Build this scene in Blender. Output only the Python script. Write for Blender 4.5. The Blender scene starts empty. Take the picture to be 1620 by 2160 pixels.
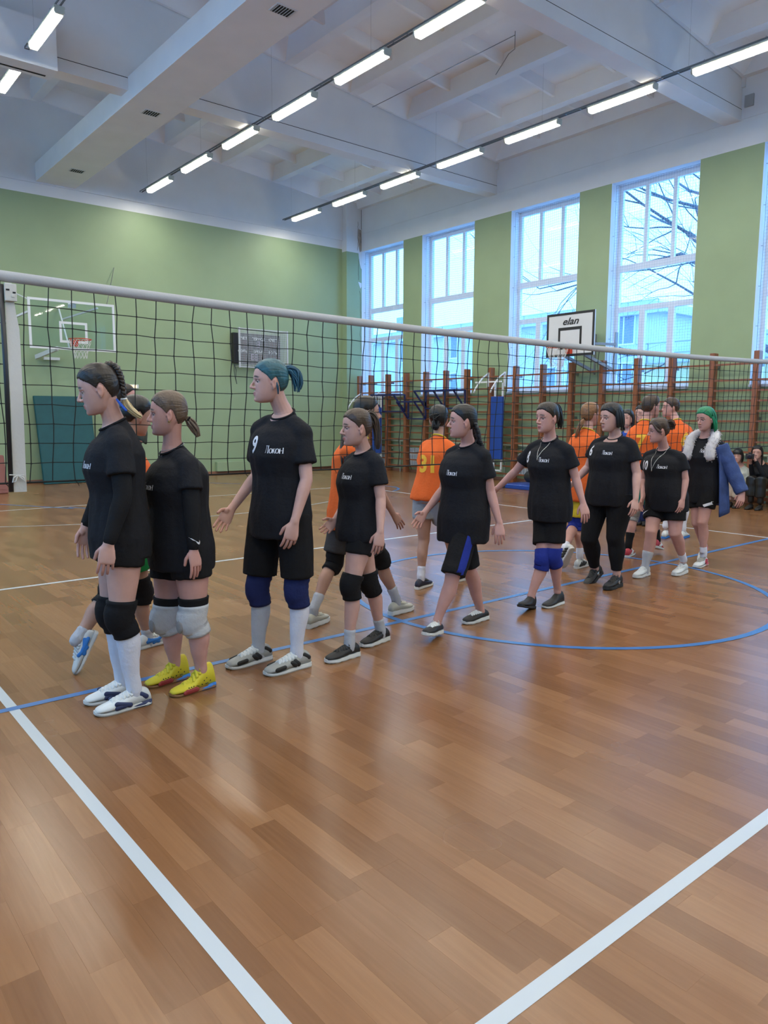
import bpy, bmesh, math, random
import numpy as np
from mathutils import Vector, Matrix
from mathutils.bvhtree import BVHTree

C = bpy.context.scene.collection
SC = bpy.context.scene
PI = math.pi
R = math.radians

# ---------------------------------------------------------------- camera
cam = bpy.data.cameras.new('camera')
camo = bpy.data.objects.new('camera', cam)
C.objects.link(camo)
cam.sensor_width = 36.0
cam.sensor_fit = 'AUTO'
cam.lens = 1573.14 / 2160.0 * 36.0
cam.clip_start, cam.clip_end = 0.05, 400
_yaw, _pit, _rol = 0.689357, -0.127367, 0.0037275
_f = Vector((math.sin(_yaw) * math.cos(_pit), math.cos(_yaw) * math.cos(_pit), math.sin(_pit)))
_r0 = Vector((math.cos(_yaw), -math.sin(_yaw), 0))
_u0 = _r0.cross(_f)
_r = math.cos(_rol) * _r0 + math.sin(_rol) * _u0
_u = -math.sin(_rol) * _r0 + math.cos(_rol) * _u0
camo.matrix_world = Matrix(((_r.x, _u.x, -_f.x, -0.89103), (_r.y, _u.y, -_f.y, -4.15230),
                            (_r.z, _u.z, -_f.z, 1.53736), (0, 0, 0, 1)))
SC.camera = camo

# ---------------------------------------------------------------- world, exposure
SC.view_settings.view_transform = 'Standard'
SC.view_settings.look = 'None'
SC.view_settings.exposure = 1.38
SC.view_settings.gamma = 1.0
SC.view_settings.use_curve_mapping = False
SKY = 2.35          # overcast winter sky
LAMP = 46.0          # fluorescent diffusers
world = bpy.data.worlds.new('world')
SC.world = world
world.use_nodes = True
nt = world.node_tree
bg = nt.nodes['Background']
bg.inputs['Color'].default_value = (0.19, 0.50, 1.0, 1)
bg.inputs['Strength'].default_value = SKY
SC.cycles.use_denoising = True
SC.cycles.max_bounces = 8
SC.cycles.diffuse_bounces = 5
SC.cycles.sample_clamp_indirect = 6.0
SC.cycles.use_adaptive_sampling = True

# ---------------------------------------------------------------- materials
MATS = {}
def mat(name, col, rough=0.6, metal=0.0, bump=0.0, bscale=40.0, var=0.0, vscale=6.0, spec=0.5,
        emit=None, estr=0.0, attr=None, stretch=None, alpha=None, trans=0.0):
    if name in MATS: return MATS[name]
    m = bpy.data.materials.new(name); m.use_nodes = True
    MATS[name] = m
    n, l = m.node_tree.nodes, m.node_tree.links
    p = n['Principled BSDF']
    p.inputs['Base Color'].default_value = (*col, 1)
    p.inputs['Roughness'].default_value = rough
    p.inputs['Metallic'].default_value = metal
    p.inputs['Specular IOR Level'].default_value = spec
    if trans: p.inputs['Transmission Weight'].default_value = trans
    if alpha is not None: p.inputs['Alpha'].default_value = alpha
    if emit:
        p.inputs['Emission Color'].default_value = (*emit, 1)
        p.inputs['Emission Strength'].default_value = estr
    tc = None
    if var or bump:
        tc = n.new('ShaderNodeTexCoord')
        src = tc.outputs['Object']
        if stretch:
            mp = n.new('ShaderNodeMapping'); mp.inputs['Scale'].default_value = stretch
            l.new(src, mp.inputs['Vector']); src = mp.outputs['Vector']
    if var:
        nz = n.new('ShaderNodeTexNoise'); nz.inputs['Scale'].default_value = vscale
        nz.inputs['Detail'].default_value = 5
        l.new(src, nz.inputs['Vector'])
        mx = n.new('ShaderNodeMix'); mx.data_type = 'RGBA'; mx.blend_type = 'MULTIPLY'
        mx.inputs[0].default_value = 1.0
        mr = n.new('ShaderNodeMapRange')
        mr.inputs[1].default_value = 0.3; mr.inputs[2].default_value = 0.7
        mr.inputs[3].default_value = 1 - var; mr.inputs[4].default_value = 1 + var
        l.new(nz.outputs['Fac'], mr.inputs[0])
        l.new(mr.outputs[0], mx.inputs[7])
        mx.inputs[6].default_value = (*col, 1)
        l.new(mx.outputs[2], p.inputs['Base Color'])
        if attr:
            at = n.new('ShaderNodeAttribute'); at.attribute_name = attr
            m2 = n.new('ShaderNodeMix'); m2.data_type = 'RGBA'
            l.new(at.outputs['Alpha'], m2.inputs[0]); l.new(mx.outputs[2], m2.inputs[6])
            l.new(at.outputs['Color'], m2.inputs[7]); l.new(m2.outputs[2], p.inputs['Base Color'])
    if bump:
        nb = n.new('ShaderNodeTexNoise'); nb.inputs['Scale'].default_value = bscale
        nb.inputs['Detail'].default_value = 4
        l.new(src, nb.inputs['Vector'])
        bp = n.new('ShaderNodeBump'); bp.inputs['Strength'].default_value = bump
        bp.inputs['Distance'].default_value = 0.01
        l.new(nb.outputs['Fac'], bp.inputs['Height']); l.new(bp.outputs['Normal'], p.inputs['Normal'])
    return m

M_green = mat('green_wall_paint', (0.275, 0.365, 0.215), 0.55, bump=0.12, bscale=60, var=0.05, vscale=1.2)
M_white = mat('white_wall_paint', (0.70, 0.72, 0.74), 0.7, bump=0.12, bscale=30, var=0.04, vscale=1.5)
M_ceil = mat('white_ceiling_paint', (0.76, 0.78, 0.80), 0.8, bump=0.15, bscale=14, var=0.05, vscale=1.1)
M_duct = mat('duct_white', (0.80, 0.82, 0.84), 0.6, var=0.03, vscale=2)
M_frame = mat('window_pvc', (0.72, 0.76, 0.82), 0.4)
M_net = mat('window_net_cord', (0.42, 0.50, 0.58), 0.8)
M_dark = mat('dark_gap', (0.012, 0.012, 0.014), 0.8)
M_black = mat('black_paint', (0.015, 0.015, 0.018), 0.45)
M_wood = mat('varnished_wood', (0.235, 0.082, 0.034), 0.35, var=0.22, vscale=5, stretch=(8, 8, 1))
M_rung = mat('varnished_rung', (0.215, 0.072, 0.032), 0.35, var=0.2, vscale=5, stretch=(8, 1, 8))
M_whitemetal = mat('white_enamel', (0.66, 0.69, 0.72), 0.35)
M_bluemetal = mat('navy_enamel', (0.012, 0.018, 0.10), 0.35)
M_bluepad = mat('blue_vinyl', (0.012, 0.055, 0.29), 0.4, bump=0.05)
M_teal = mat('teal_vinyl', (0.0, 0.068, 0.078), 0.6, bump=0.1, bscale=8, var=0.08)
M_tray = mat('galvanised_tray', (0.20, 0.21, 0.22), 0.4, metal=0.6)
M_lampglow = mat('lamp_diffuser', (0.9, 0.95, 0.9), 0.3, emit=(1.0, 0.95, 0.82), estr=LAMP)
M_lampside = mat('lamp_side_prism', (0.75, 0.78, 0.70), 0.3, emit=(1.0, 0.97, 0.86), estr=1.6)
M_lampbody = mat('lamp_body', (0.55, 0.56, 0.48), 0.4)
M_linewhite = mat('white_floor_paint', (0.42, 0.46, 0.49), 0.35)
M_lineblue = mat('blue_floor_paint', (0.035, 0.135, 0.36), 0.35)
M_linefaint = mat('worn_blue_paint', (0.27, 0.29, 0.30), 0.4, var=0.25, vscale=3)
M_orange = mat('orange_steel', (0.55, 0.05, 0.015), 0.4)
M_cord = mat('white_cord', (0.62, 0.62, 0.60), 0.8)
M_netblack = mat('black_net_cord', (0.010, 0.013, 0.012), 0.8)
M_tape = mat('grey_white_tape', (0.36, 0.37, 0.39), 0.7, bump=0.1, bscale=60)
M_sidetape = mat('cream_tape', (0.58, 0.57, 0.54), 0.8, bump=0.2, bscale=40)

def glass_mat():
    m = bpy.data.materials.new('window_glass'); m.use_nodes = True
    n, l = m.node_tree.nodes, m.node_tree.links
    n.remove(n['Principled BSDF'])
    t = n.new('ShaderNodeBsdfTransparent'); t.inputs[0].default_value = (0.90, 0.96, 0.98, 1)
    g = n.new('ShaderNodeBsdfGlossy'); g.inputs['Roughness'].default_value = 0.02
    fr = n.new('ShaderNodeFresnel'); fr.inputs[0].default_value = 1.45
    mx = n.new('ShaderNodeMixShader')
    ge = n.new('ShaderNodeNewGeometry'); sb = n.new('ShaderNodeMath'); sb.operation = 'SUBTRACT'; sb.inputs[0].default_value = 1.0
    l.new(ge.outputs['Backfacing'], sb.inputs[1]); mu = n.new('ShaderNodeMath'); mu.operation = 'MULTIPLY'
    l.new(fr.outputs[0], mu.inputs[0]); l.new(sb.outputs[0], mu.inputs[1]); l.new(mu.outputs[0], mx.inputs[0]); l.new(t.outputs[0], mx.inputs[1]); l.new(g.outputs[0], mx.inputs[2])
    l.new(mx.outputs[0], n['Material Output'].inputs['Surface'])
    return m
M_glass = glass_mat()

def floor_mat(name, rnd_from):
    """printed wood vinyl; tone per plank"""
    m = bpy.data.materials.new(name); m.use_nodes = True
    n, l = m.node_tree.nodes, m.node_tree.links
    p = n['Principled BSDF']
    if rnd_from == 'object':
        oi = n.new('ShaderNodeObjectInfo'); rnd = oi.outputs['Random']
    else:
        at = n.new('ShaderNodeAttribute'); at.attribute_name = 'tone'; rnd = at.outputs['Fac']
    geo = n.new('ShaderNodeNewGeometry')
    mp = n.new('ShaderNodeMapping'); mp.inputs['Scale'].default_value = (26, 1.4, 1)
    ad = n.new('ShaderNodeVectorMath'); ad.operation = 'ADD'
    cmb = n.new('ShaderNodeCombineXYZ')
    ml = n.new('ShaderNodeMath'); ml.operation = 'MULTIPLY'; ml.inputs[1].default_value = 37.0
    l.new(rnd, ml.inputs[0]); l.new(ml.outputs[0], cmb.inputs[0]); l.new(ml.outputs[0], cmb.inputs[1])
    l.new(geo.outputs['Position'], ad.inputs[0]); l.new(cmb.outputs[0], ad.inputs[1])
    l.new(ad.outputs[0], mp.inputs['Vector'])
    nz = n.new('ShaderNodeTexNoise'); nz.inputs['Scale'].default_value = 1.6; nz.inputs['Detail'].default_value = 6
    nz.inputs['Distortion'].default_value = 1.2
    l.new(mp.outputs[0], nz.inputs['Vector'])
    cr = n.new('ShaderNodeValToRGB')
    cr.color_ramp.elements[0].position = 0.0; cr.color_ramp.elements[0].color = (0.135, 0.058, 0.022, 1)
    cr.color_ramp.elements[1].position = 1.0; cr.color_ramp.elements[1].color = (0.275, 0.138, 0.062, 1)
    e = cr.color_ramp.elements.new(0.5); e.color = (0.200, 0.092, 0.038, 1)
    m1 = n.new('ShaderNodeMath'); m1.operation = 'MULTIPLY_ADD'; m1.inputs[1].default_value = 0.55; m1.inputs[2].default_value = -0.02
    l.new(rnd, m1.inputs[0])
    m2 = n.new('ShaderNodeMath'); m2.operation = 'MULTIPLY_ADD'; m2.inputs[1].default_value = 0.50
    l.new(nz.outputs['Fac'], m2.inputs[0]); l.new(m1.outputs[0], m2.inputs[2])
    l.new(m2.outputs[0], cr.inputs['Fac'])
    l.new(cr.outputs['Color'], p.inputs['Base Color'])
    n2 = n.new('ShaderNodeTexNoise'); n2.inputs['Scale'].default_value = 1.1; n2.inputs['Detail'].default_value = 3
    l.new(geo.outputs['Position'], n2.inputs['Vector'])
    mr = n.new('ShaderNodeMapRange'); mr.inputs[3].default_value = 0.20; mr.inputs[4].default_value = 0.31
    l.new(n2.outputs['Fac'], mr.inputs[0]); l.new(mr.outputs[0], p.inputs['Roughness'])
    p.inputs['Specular IOR Level'].default_value = 0.38
    nb = n.new('ShaderNodeTexNoise'); nb.inputs['Scale'].default_value = 9.0; nb.inputs['Detail'].default_value = 3
    l.new(geo.outputs['Position'], nb.inputs['Vector'])
    bp = n.new('ShaderNodeBump'); bp.inputs['Strength'].default_value = 0.012; bp.inputs['Distance'].default_value = 0.02
    l.new(nb.outputs['Fac'], bp.inputs['Height']); l.new(bp.outputs['Normal'], p.inputs['Normal'])
    return m
M_plank = floor_mat('plank_vinyl', 'object')
M_plankfield = floor_mat('plank_vinyl_field', 'attr')

# ---------------------------------------------------------------- mesh helpers
class MB:
    """collects boxes, tubes and lofts into one mesh"""
    def __init__(s): s.v = []; s.f = []; s.mi = []; s.cut = []
    def add(s, vs, fs, mi=0):
        o = len(s.v); s.cut.append((o, len(s.f)))
        s.v += [tuple(map(float, x)) for x in vs]
        s.f += [tuple(i + o for i in f) for f in fs]
        s.mi += [mi] * len(fs)
    def box(s, x0, x1, y0, y1, z0, z1, mi=0):
        s.add([(x0, y0, z0), (x1, y0, z0), (x1, y1, z0), (x0, y1, z0), (x0, y0, z1), (x1, y0, z1), (x1, y1, z1), (x0, y1, z1)],
              [(0, 3, 2, 1), (4, 5, 6, 7), (0, 1, 5, 4), (1, 2, 6, 5), (2, 3, 7, 6), (3, 0, 4, 7)], mi)
    def hexa(s, pts, mi=0):      # 4 bottom + 4 top corners, counter-clockwise
        s.add(pts, [(0, 3, 2, 1), (4, 5, 6, 7), (0, 1, 5, 4), (1, 2, 6, 5), (2, 3, 7, 6), (3, 0, 4, 7)], mi)
    def bar(s, a, b, w, h=None, mi=0, up=(0, 0, 1)):
        h = w if h is None else h
        a, b = Vector(a), Vector(b); d = (b - a).normalized()
        u = Vector(up)
        if abs(d.dot(u)) > 0.98: u = Vector((1, 0, 0))
        x = d.cross(u).normalized(); y = x.cross(d).normalized()
        x *= w / 2; y *= h / 2
        s.hexa([a - x - y, a + x - y, b + x - y, b - x - y, a - x + y, a + x + y, b + x + y, b - x + y], mi)
    def tube(s, pts, r, n=8, mi=0, cap=True):
        pts = [Vector(p) for p in pts]
        rs = r if hasattr(r, '__len__') else [r] * len(pts)
        rings = []; prev = None
        for i, p in enumerate(pts):
            d = (pts[min(i + 1, len(pts) - 1)] - pts[max(i - 1, 0)])
            if d.length < 1e-9: d = Vector((0, 0, 1))
            d.normalize()
            if prev is None:
                a = Vector((0, 0, 1)) if abs(d.z) < 0.9 else Vector((1, 0, 0))
                x = d.cross(a).normalized()
            else:
                x = (prev - d * prev.dot(d))
                x = x.normalized() if x.length > 1e-6 else d.orthogonal().normalized()
            prev = x; y = d.cross(x)
            rings.append([p + (x * math.cos(2 * PI * k / n) + y * math.sin(2 * PI * k / n)) * rs[i] for k in range(n)])
        vs = [v for q in rings for v in q]; fs = []
        for i in range(len(rings) - 1):
            for k in range(n):
                k2 = (k + 1) % n
                fs.append((i * n + k, i * n + k2, (i + 1) * n + k2, (i + 1) * n + k))
        if cap:
            fs.append(tuple(reversed(range(n)))); fs.append(tuple((len(rings) - 1) * n + k for k in range(n)))
        s.add(vs, fs, mi)
    def ring(s, c, axis, Rr, r, n=24, m=6, mi=0):
        ax = Vector(axis).normalized(); x = ax.orthogonal().normalized(); y = ax.cross(x); c = Vector(c)
        vs = []; fs = []
        for i in range(n):
            d = x * math.cos(2 * PI * i / n) + y * math.sin(2 * PI * i / n)
            for k in range(m):
                a = 2 * PI * k / m
                vs.append(c + d * (Rr + r * math.cos(a)) + ax * (r * math.sin(a)))
        for i in range(n):
            for k in range(m):
                fs.append((i * m + k, ((i + 1) % n) * m + k, ((i + 1) % n) * m + (k + 1) % m, i * m + (k + 1) % m))
        s.add(vs, fs, mi)
    def each(s, name, mats, parent=None, smooth=False):      # every added piece an object of its own
        cut = s.cut + [(len(s.v), len(s.f))]; out = []
        for (v0, f0), (v1, f1) in zip(cut, cut[1:]):
            k = MB(); k.v = s.v[v0:v1]; k.f = [tuple(i - v0 for i in f) for f in s.f[f0:f1]]; k.mi = s.mi[f0:f1]
            out.append(k.build(name, mats, parent, smooth))
        return out
    def mesh(s, name, mats, smooth=False):
        me = bpy.data.meshes.new(name)
        me.from_pydata(s.v, [], s.f)
        mats = mats if isinstance(mats, (list, tuple)) else [mats]
        for m in mats: me.materials.append(m)
        if len(mats) > 1: me.polygons.foreach_set('material_index', s.mi)
        if smooth: me.polygons.foreach_set('use_smooth', [True] * len(me.polygons))
        me.update()
        return me
    def build(s, name, mats, parent=None, smooth=False, loc=None):
        me = s.mesh(name, mats, smooth)
        return link(name, me, parent, loc)

def link(name, me, parent=None, loc=None):
    o = bpy.data.objects.new(name, me); C.objects.link(o)
    if parent is not None: o.parent = parent
    if loc is not None: o.location = loc
    return o
def tag(o, label=None, cat=None, group=None, kind=None):
    if label: o['label'] = label
    if cat: o['category'] = cat
    if group: o['group'] = group
    if kind: o['kind'] = kind
    return o
def thing(name, loc, label, cat, group=None, rz=0.0):
    o = bpy.data.objects.new(name, None); C.objects.link(o)
    o.empty_display_size = 0.1
    o.location = loc; o.rotation_euler = (0, 0, rz)
    return tag(o, label, cat, group)
def struct(o): o['kind'] = 'structure'; return o
def bevel(me, w, seg=2, ang=0.6):
    bm = bmesh.new(); bm.from_mesh(me)
    ed = [e for e in bm.edges if e.is_manifold and e.calc_face_angle(0) > ang]
    bmesh.ops.bevel(bm, geom=ed, offset=w, segments=seg, profile=0.6, affect='EDGES')
    bm.to_mesh(me); bm.free(); me.update()
    return me
def text_mesh(txt, size, extrude=0.0, shear=0.0, sx=1.0, bold=0.0):
    cu = bpy.data.curves.new('text', 'FONT'); cu.body = txt; cu.size = size
    cu.align_x = 'CENTER'; cu.align_y = 'CENTER'; cu.extrude = extrude; cu.shear = shear; cu.offset = bold
    cu.resolution_u = 3
    o = bpy.data.objects.new('text', cu); TMP.collection.objects.link(o)
    dg = tmp_dg()
    me = bpy.data.meshes.new_from_object(o.evaluated_get(dg))
    bpy.data.objects.remove(o); bpy.data.curves.remove(cu)
    if sx != 1.0:
        for v in me.vertices: v.co.x *= sx
    return me
def stroke_mesh(strokes, sc=1.0, sx=1.0, shear=0.0):
    """flat lettering from pen strokes: (points, width or widths)"""
    vs, fs = [], []
    for pts, w in strokes:
        P = [Vector((p[0], p[1], 0)) for p in pts]; n = len(P); ws = w if hasattr(w, '__len__') else [w] * n; o = len(vs)
        for i, p in enumerate(P):
            d = (P[min(i + 1, n - 1)] - P[max(i - 1, 0)]).normalized(); q = Vector((-d.y, d.x, 0)) * ws[i] / 2
            vs += [p + q, p - q]
            if i: fs.append((o + 2 * i - 2, o + 2 * i - 1, o + 2 * i + 1, o + 2 * i))
    x0 = (min(v.x for v in vs) + max(v.x for v in vs)) / 2; y0 = (min(v.y for v in vs) + max(v.y for v in vs)) / 2
    me = bpy.data.meshes.new('lettering'); me.from_pydata([((v.x - x0) * sc * sx + (v.y - y0) * sc * shear, (v.y - y0) * sc, 0) for v in vs], [], fs); me.update()
    return me
def oring(cx, cy, rx, ry, w, a0=0, a1=360):
    n = 20; A = [R(a0 + (a1 - a0) * i / n) for i in range(n + 1)]
    return ([(cx + rx * math.cos(t), cy + ry * math.sin(t)) for t in A], [w * (.45 + .75 * abs(math.cos(t))) for t in A])
TMP = bpy.data.scenes.new('scratch')
def tmp_dg():
    vl = TMP.view_layers[0]; vl.update()
    if vl.depsgraph is not None: return vl.depsgraph
    with bpy.context.temp_override(scene=TMP, view_layer=vl): return bpy.context.evaluated_depsgraph_get()

# ---------------------------------------------------------------- room shell
XL, XR, YB, YF = -4.6, 13.0, -14.0, 14.0
RX = 4.35                                    # ridge
def ztop(x): return 7.5 + 0.095 * (min(XR - x, x - (2 * RX - XR)))

# floor slab with planks, lines
b = MB(); b.box(XL - 0.3, XR + 0.5, YB - 0.3, YF + 0.3, -0.2, -0.004)
floor = struct(b.build('floor', M_plankfield))
rnd = random.Random(5)
PW, TH = 0.102, 0.0025
cells = []
nx = int((XR - XL) / PW)
def fnorm(x, y):      # distance from where the camera stands
    return math.hypot(x + 0.891, y + 4.152)
for i in range(nx + 1):
    y = YB + rnd.uniform(-0.5, 0)
    x0 = XL + i * PW
    while y < YF:
        ln = rnd.choice((0.38, 0.48, 0.55, 0.62, 0.7))
        cells.append((x0, y, ln, rnd.random())); y += ln
def inview(x, y):
    d = Vector((x + 0.891, y + 4.152, -1.537)); w = d.dot(_f)
    if w < 0.3: return False
    return abs(d.dot(_r)) / w < 0.53 and abs(d.dot(_u)) / w < 0.70
near = sorted([c for c in cells if inview(c[0] + PW / 2, c[1] + c[2] / 2)], key=lambda c: fnorm(c[0] + PW / 2, c[1] + c[2] / 2))[:300]
nearset = set(near)
pl_mesh = {}
for c in near:
    if c[2] not in pl_mesh:
        bb = MB(); g = 0.0002
        bb.add([(g, g, 0), (PW - g, g, 0), (PW - g, c[2] - g, 0), (g, c[2] - g, 0),
                (0, 0, -TH), (PW, 0, -TH), (PW, c[2], -TH), (0, c[2], -TH)],
               [(0, 1, 2, 3), (4, 5, 1, 0), (5, 6, 2, 1), (6, 7, 3, 2), (7, 4, 0, 3)])
        pl_mesh[c[2]] = bb.mesh('plank', M_plank)
    link('plank', pl_mesh[c[2]], floor, (c[0], c[1], 0))
bb = MB(); tones = []
for c in cells:
    if c in nearset: continue
    x, y, ln, t = c; y1 = min(y + ln, YF)
    bb.add([(x, y, 0), (min(x + PW, XR), y, 0), (min(x + PW, XR), y1, 0), (x, y1, 0)], [(0, 1, 2, 3)])
    tones.append(t)
pf = bb.build('plank_field', M_plankfield, floor)
at = pf.data.attributes.new('tone', 'FLOAT', 'FACE'); at.data.foreach_set('value', tones)
pf['kind'] = 'stuff'

def strip(name, pts, w, m, z):
    b = MB(); pts = [Vector((p[0], p[1], z)) for p in pts]
    vs = []; fs = []
    for i, p in enumerate(pts):
        d = pts[min(i + 1, len(pts) - 1)] - pts[max(i - 1, 0)]; d.normalize()
        nn = Vector((-d.y, d.x, 0)) * w / 2
        vs += [p + nn, p - nn]
        if i: fs.append((2 * i - 2, 2 * i - 1, 2 * i + 1, 2 * i))
    b.add(vs, fs)
    return b.build(name, m, floor)
def arc(cx, cy, r, a0, a1, n=64):
    return [(cx + r * math.cos(R(a0 + (a1 - a0) * i / n)), cy + r * math.sin(R(a0 + (a1 - a0) * i / n))) for i in range(n + 1)]
LW = 0.052
strip('white_line', [(0, -9), (0, 9)], LW, M_linewhite, 0.0012)
strip('white_line', [(9, -9), (9, 9)], LW, M_linewhite, 0.0012)
strip('white_line', [(0, 9), (9, 9)], LW, M_linewhite, 0.0012)
strip('white_line', [(0, -9), (9, -9)], LW, M_linewhite, 0.0012)
strip('white_line', [(-1.2, 3), (9, 3)], LW, M_linewhite, 0.0012)
strip('white_line', [(-0.02, -3), (9, -3)], LW, M_linewhite, 0.0012)
strip('blue_line', [(-4.4, 0), (12.6, 0)], LW, M_lineblue, 0.0020)
strip('blue_circle', arc(4.55, 0.02, 1.84, 0, 360, 96), LW, M_lineblue, 0.0026)
strip('blue_line', [(1.9, 10.4), (2.95, 8.62)], LW, M_lineblue, 0.0020)
strip('blue_line', [(2.95, 8.85), (3.35, 8.1)], LW, M_lineblue, 0.0020)
strip('blue_line', [(6.8, 11.9), (7.35, 11.0)], LW, M_lineblue, 0.0020)
strip('blue_arc', arc(8.75, 8.55, 0.95, -70, 60, 24), LW, M_lineblue, 0.0020)
strip('worn_arc', arc(4.45, 12.4, 6.05, 200, 340, 64), LW, M_linefaint, 0.0016)

# far wall, left wall, rear wall
ZG = 6.36                                    # green paint stops here
b = MB()
b.box(XL, 12.45, YF, YF + 0.25, 0, ZG, 0)
b.box(XL, 12.45, YF, YF + 0.25, ZG, 9, 1)
b.box(XL, 12.45, YF - 0.035, YF, 6.60, 9, 1)                  # beam face above the joint
struct(b.build('wall_far', [M_green, M_white]))
b = MB()
b.box(12.45, XR + 0.4, 13.775, YF + 0.25, 0, 6.27, 0)
b.box(12.45, XR + 0.4, 13.775, YF + 0.25, 6.27, 8.4, 1)
# flaked paint patch: the plaster stands a few millimetres behind, built as a thin irregular flake
fl = [(12.88, 6.27), (12.999, 6.27), (12.999, 5.83), (12.965, 5.86), (12.93, 5.97), (12.905, 6.09)]
vs = [(x, 13.771, z) for x, z in fl] + [(x, 13.775, z) for x, z in fl]
nn_ = len(fl)
b.add(vs, [tuple(range(nn_))] + [(i, (i + 1) % nn_, (i + 1) % nn_ + nn_, i + nn_) for i in range(nn_)], 1)
fl = [(12.87, 5.46), (12.99, 5.43), (12.99, 5.33), (12.95, 5.27), (12.91, 5.36)]
vs = [(x, 13.771, z) for x, z in fl] + [(x, 13.775, z) for x, z in fl]; nn_ = len(fl)
b.add(vs, [tuple(range(nn_))] + [(i, (i + 1) % nn_, (i + 1) % nn_ + nn_, i + nn_) for i in range(nn_)], 1)
col = struct(b.build('trim_1', [M_green, M_white]))
# cracks in the corner plaster
rr = random.Random(3)
def crack(x, z0, z1, parent, y=13.772):
    pts = []; z = z0; xx = x
    while z > z1:
        pts.append((xx, y, z)); z -= rr.uniform(0.03, 0.08); xx += rr.uniform(-0.016, 0.018)
    k = MB(); k.tube(pts, 0.0045, 4); k.build('crack', M_crack, parent)
M_crack = mat('crack_brown', (0.10, 0.075, 0.055), 0.9)
crack(12.86, 7.15, 6.28, col); crack(12.93, 6.85, 6.3, col); crack(12.92, 5.2, 3.4, col); crack(12.90, 6.1, 5.5, col)
k = MB(); k.bar((12.985, 13.772, 7.6), (12.985, 13.772, 6.95), 0.012, 0.006); k.build('gap', M_dark, col)
M_stain = mat('stain_plaster', (0.42, 0.36, 0.30), 0.9, var=0.2, vscale=9)
k = MB(); pts = [(12.87, 6.95), (12.99, 6.93), (12.995, 6.35), (12.93, 6.30), (12.885, 6.45), (12.86, 6.7)]
k.add([(x, 13.7725, z) for x, z in pts], [tuple(range(6))]); k.build('stained_plaster', M_stain, col)

b = MB()
LWINS = [(11.2 - 3.1 * i - 2.0, 11.2 - 3.1 * i) for i in range(8)]
b.box(XL - 0.25, XL, YB, YF + 0.25, 0, 2.5, 0); b.box(XL - 0.25, XL, YB, YF + 0.25, 6.2, 8, 1)
ed_ = sorted([e for w in LWINS for e in w])
for y0, y1 in [(YB, ed_[0])] + [(ed_[i], ed_[i + 1]) for i in range(1, len(ed_) - 1, 2)] + [(ed_[-1], YF + 0.25)]: b.box(XL - 0.25, XL, y0, y1, 2.5, 6.2, 0)
struct(b.build('wall_left', [M_green, M_white]))
b = MB(); b.box(XL - 0.25, XR + 0.4, YB - 0.25, YB, 0, ZG, 0); b.box(XL - 0.25, XR + 0.4, YB - 0.25, YB, ZG, 9, 1)
struct(b.build('wall_back', [M_green, M_white]))

# window wall
WT = 0.45
ZS, ZH = 2.09, 6.33
WINS = [(11.90, 13.775), (9.22, 11.14), (6.12, 8.04), (3.42, 5.33), (0.32, 2.25), (-2.4, -0.5), (-5.5, -3.6), (-8.2, -6.3), (-11.3, -9.4)]
b = MB()
b.box(XR, XR + WT, YB, YF, 0, ZS, 0)
b.box(XR, XR + WT, YB, YF + 0.25, ZH, 8.4, 1)
edges = sorted([e for w in WINS for e in w])
gaps = [(YB, edges[0])] + [(edges[i], edges[i + 1]) for i in range(1, len(edges) - 1, 2)]
for y0, y1 in gaps: b.box(XR, XR + WT, y0, y1, ZS, ZH, 0)
b.box(XR - 0.012, XR, YB, 13.77, 6.82, 8.3, 1)               # plaster joint line
wr = struct(b.build('wall_right', [M_green, M_white]))
# white painted reveals
k = MB(); e = 0.004
for y0, y1 in WINS:
    k.box(XR + 0.001, XR + WT, y0, y0 + e, ZS, ZH); k.box(XR + 0.001, XR + WT, y1 - e, y1, ZS, ZH)
    k.box(XR + 0.001, XR + WT, y0, y1, ZH - e, ZH)
M_reveal = mat('reveal_white', (0.70, 0.74, 0.80), 0.6)
k.build('reveal_plaster', M_reveal, wr)

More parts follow.
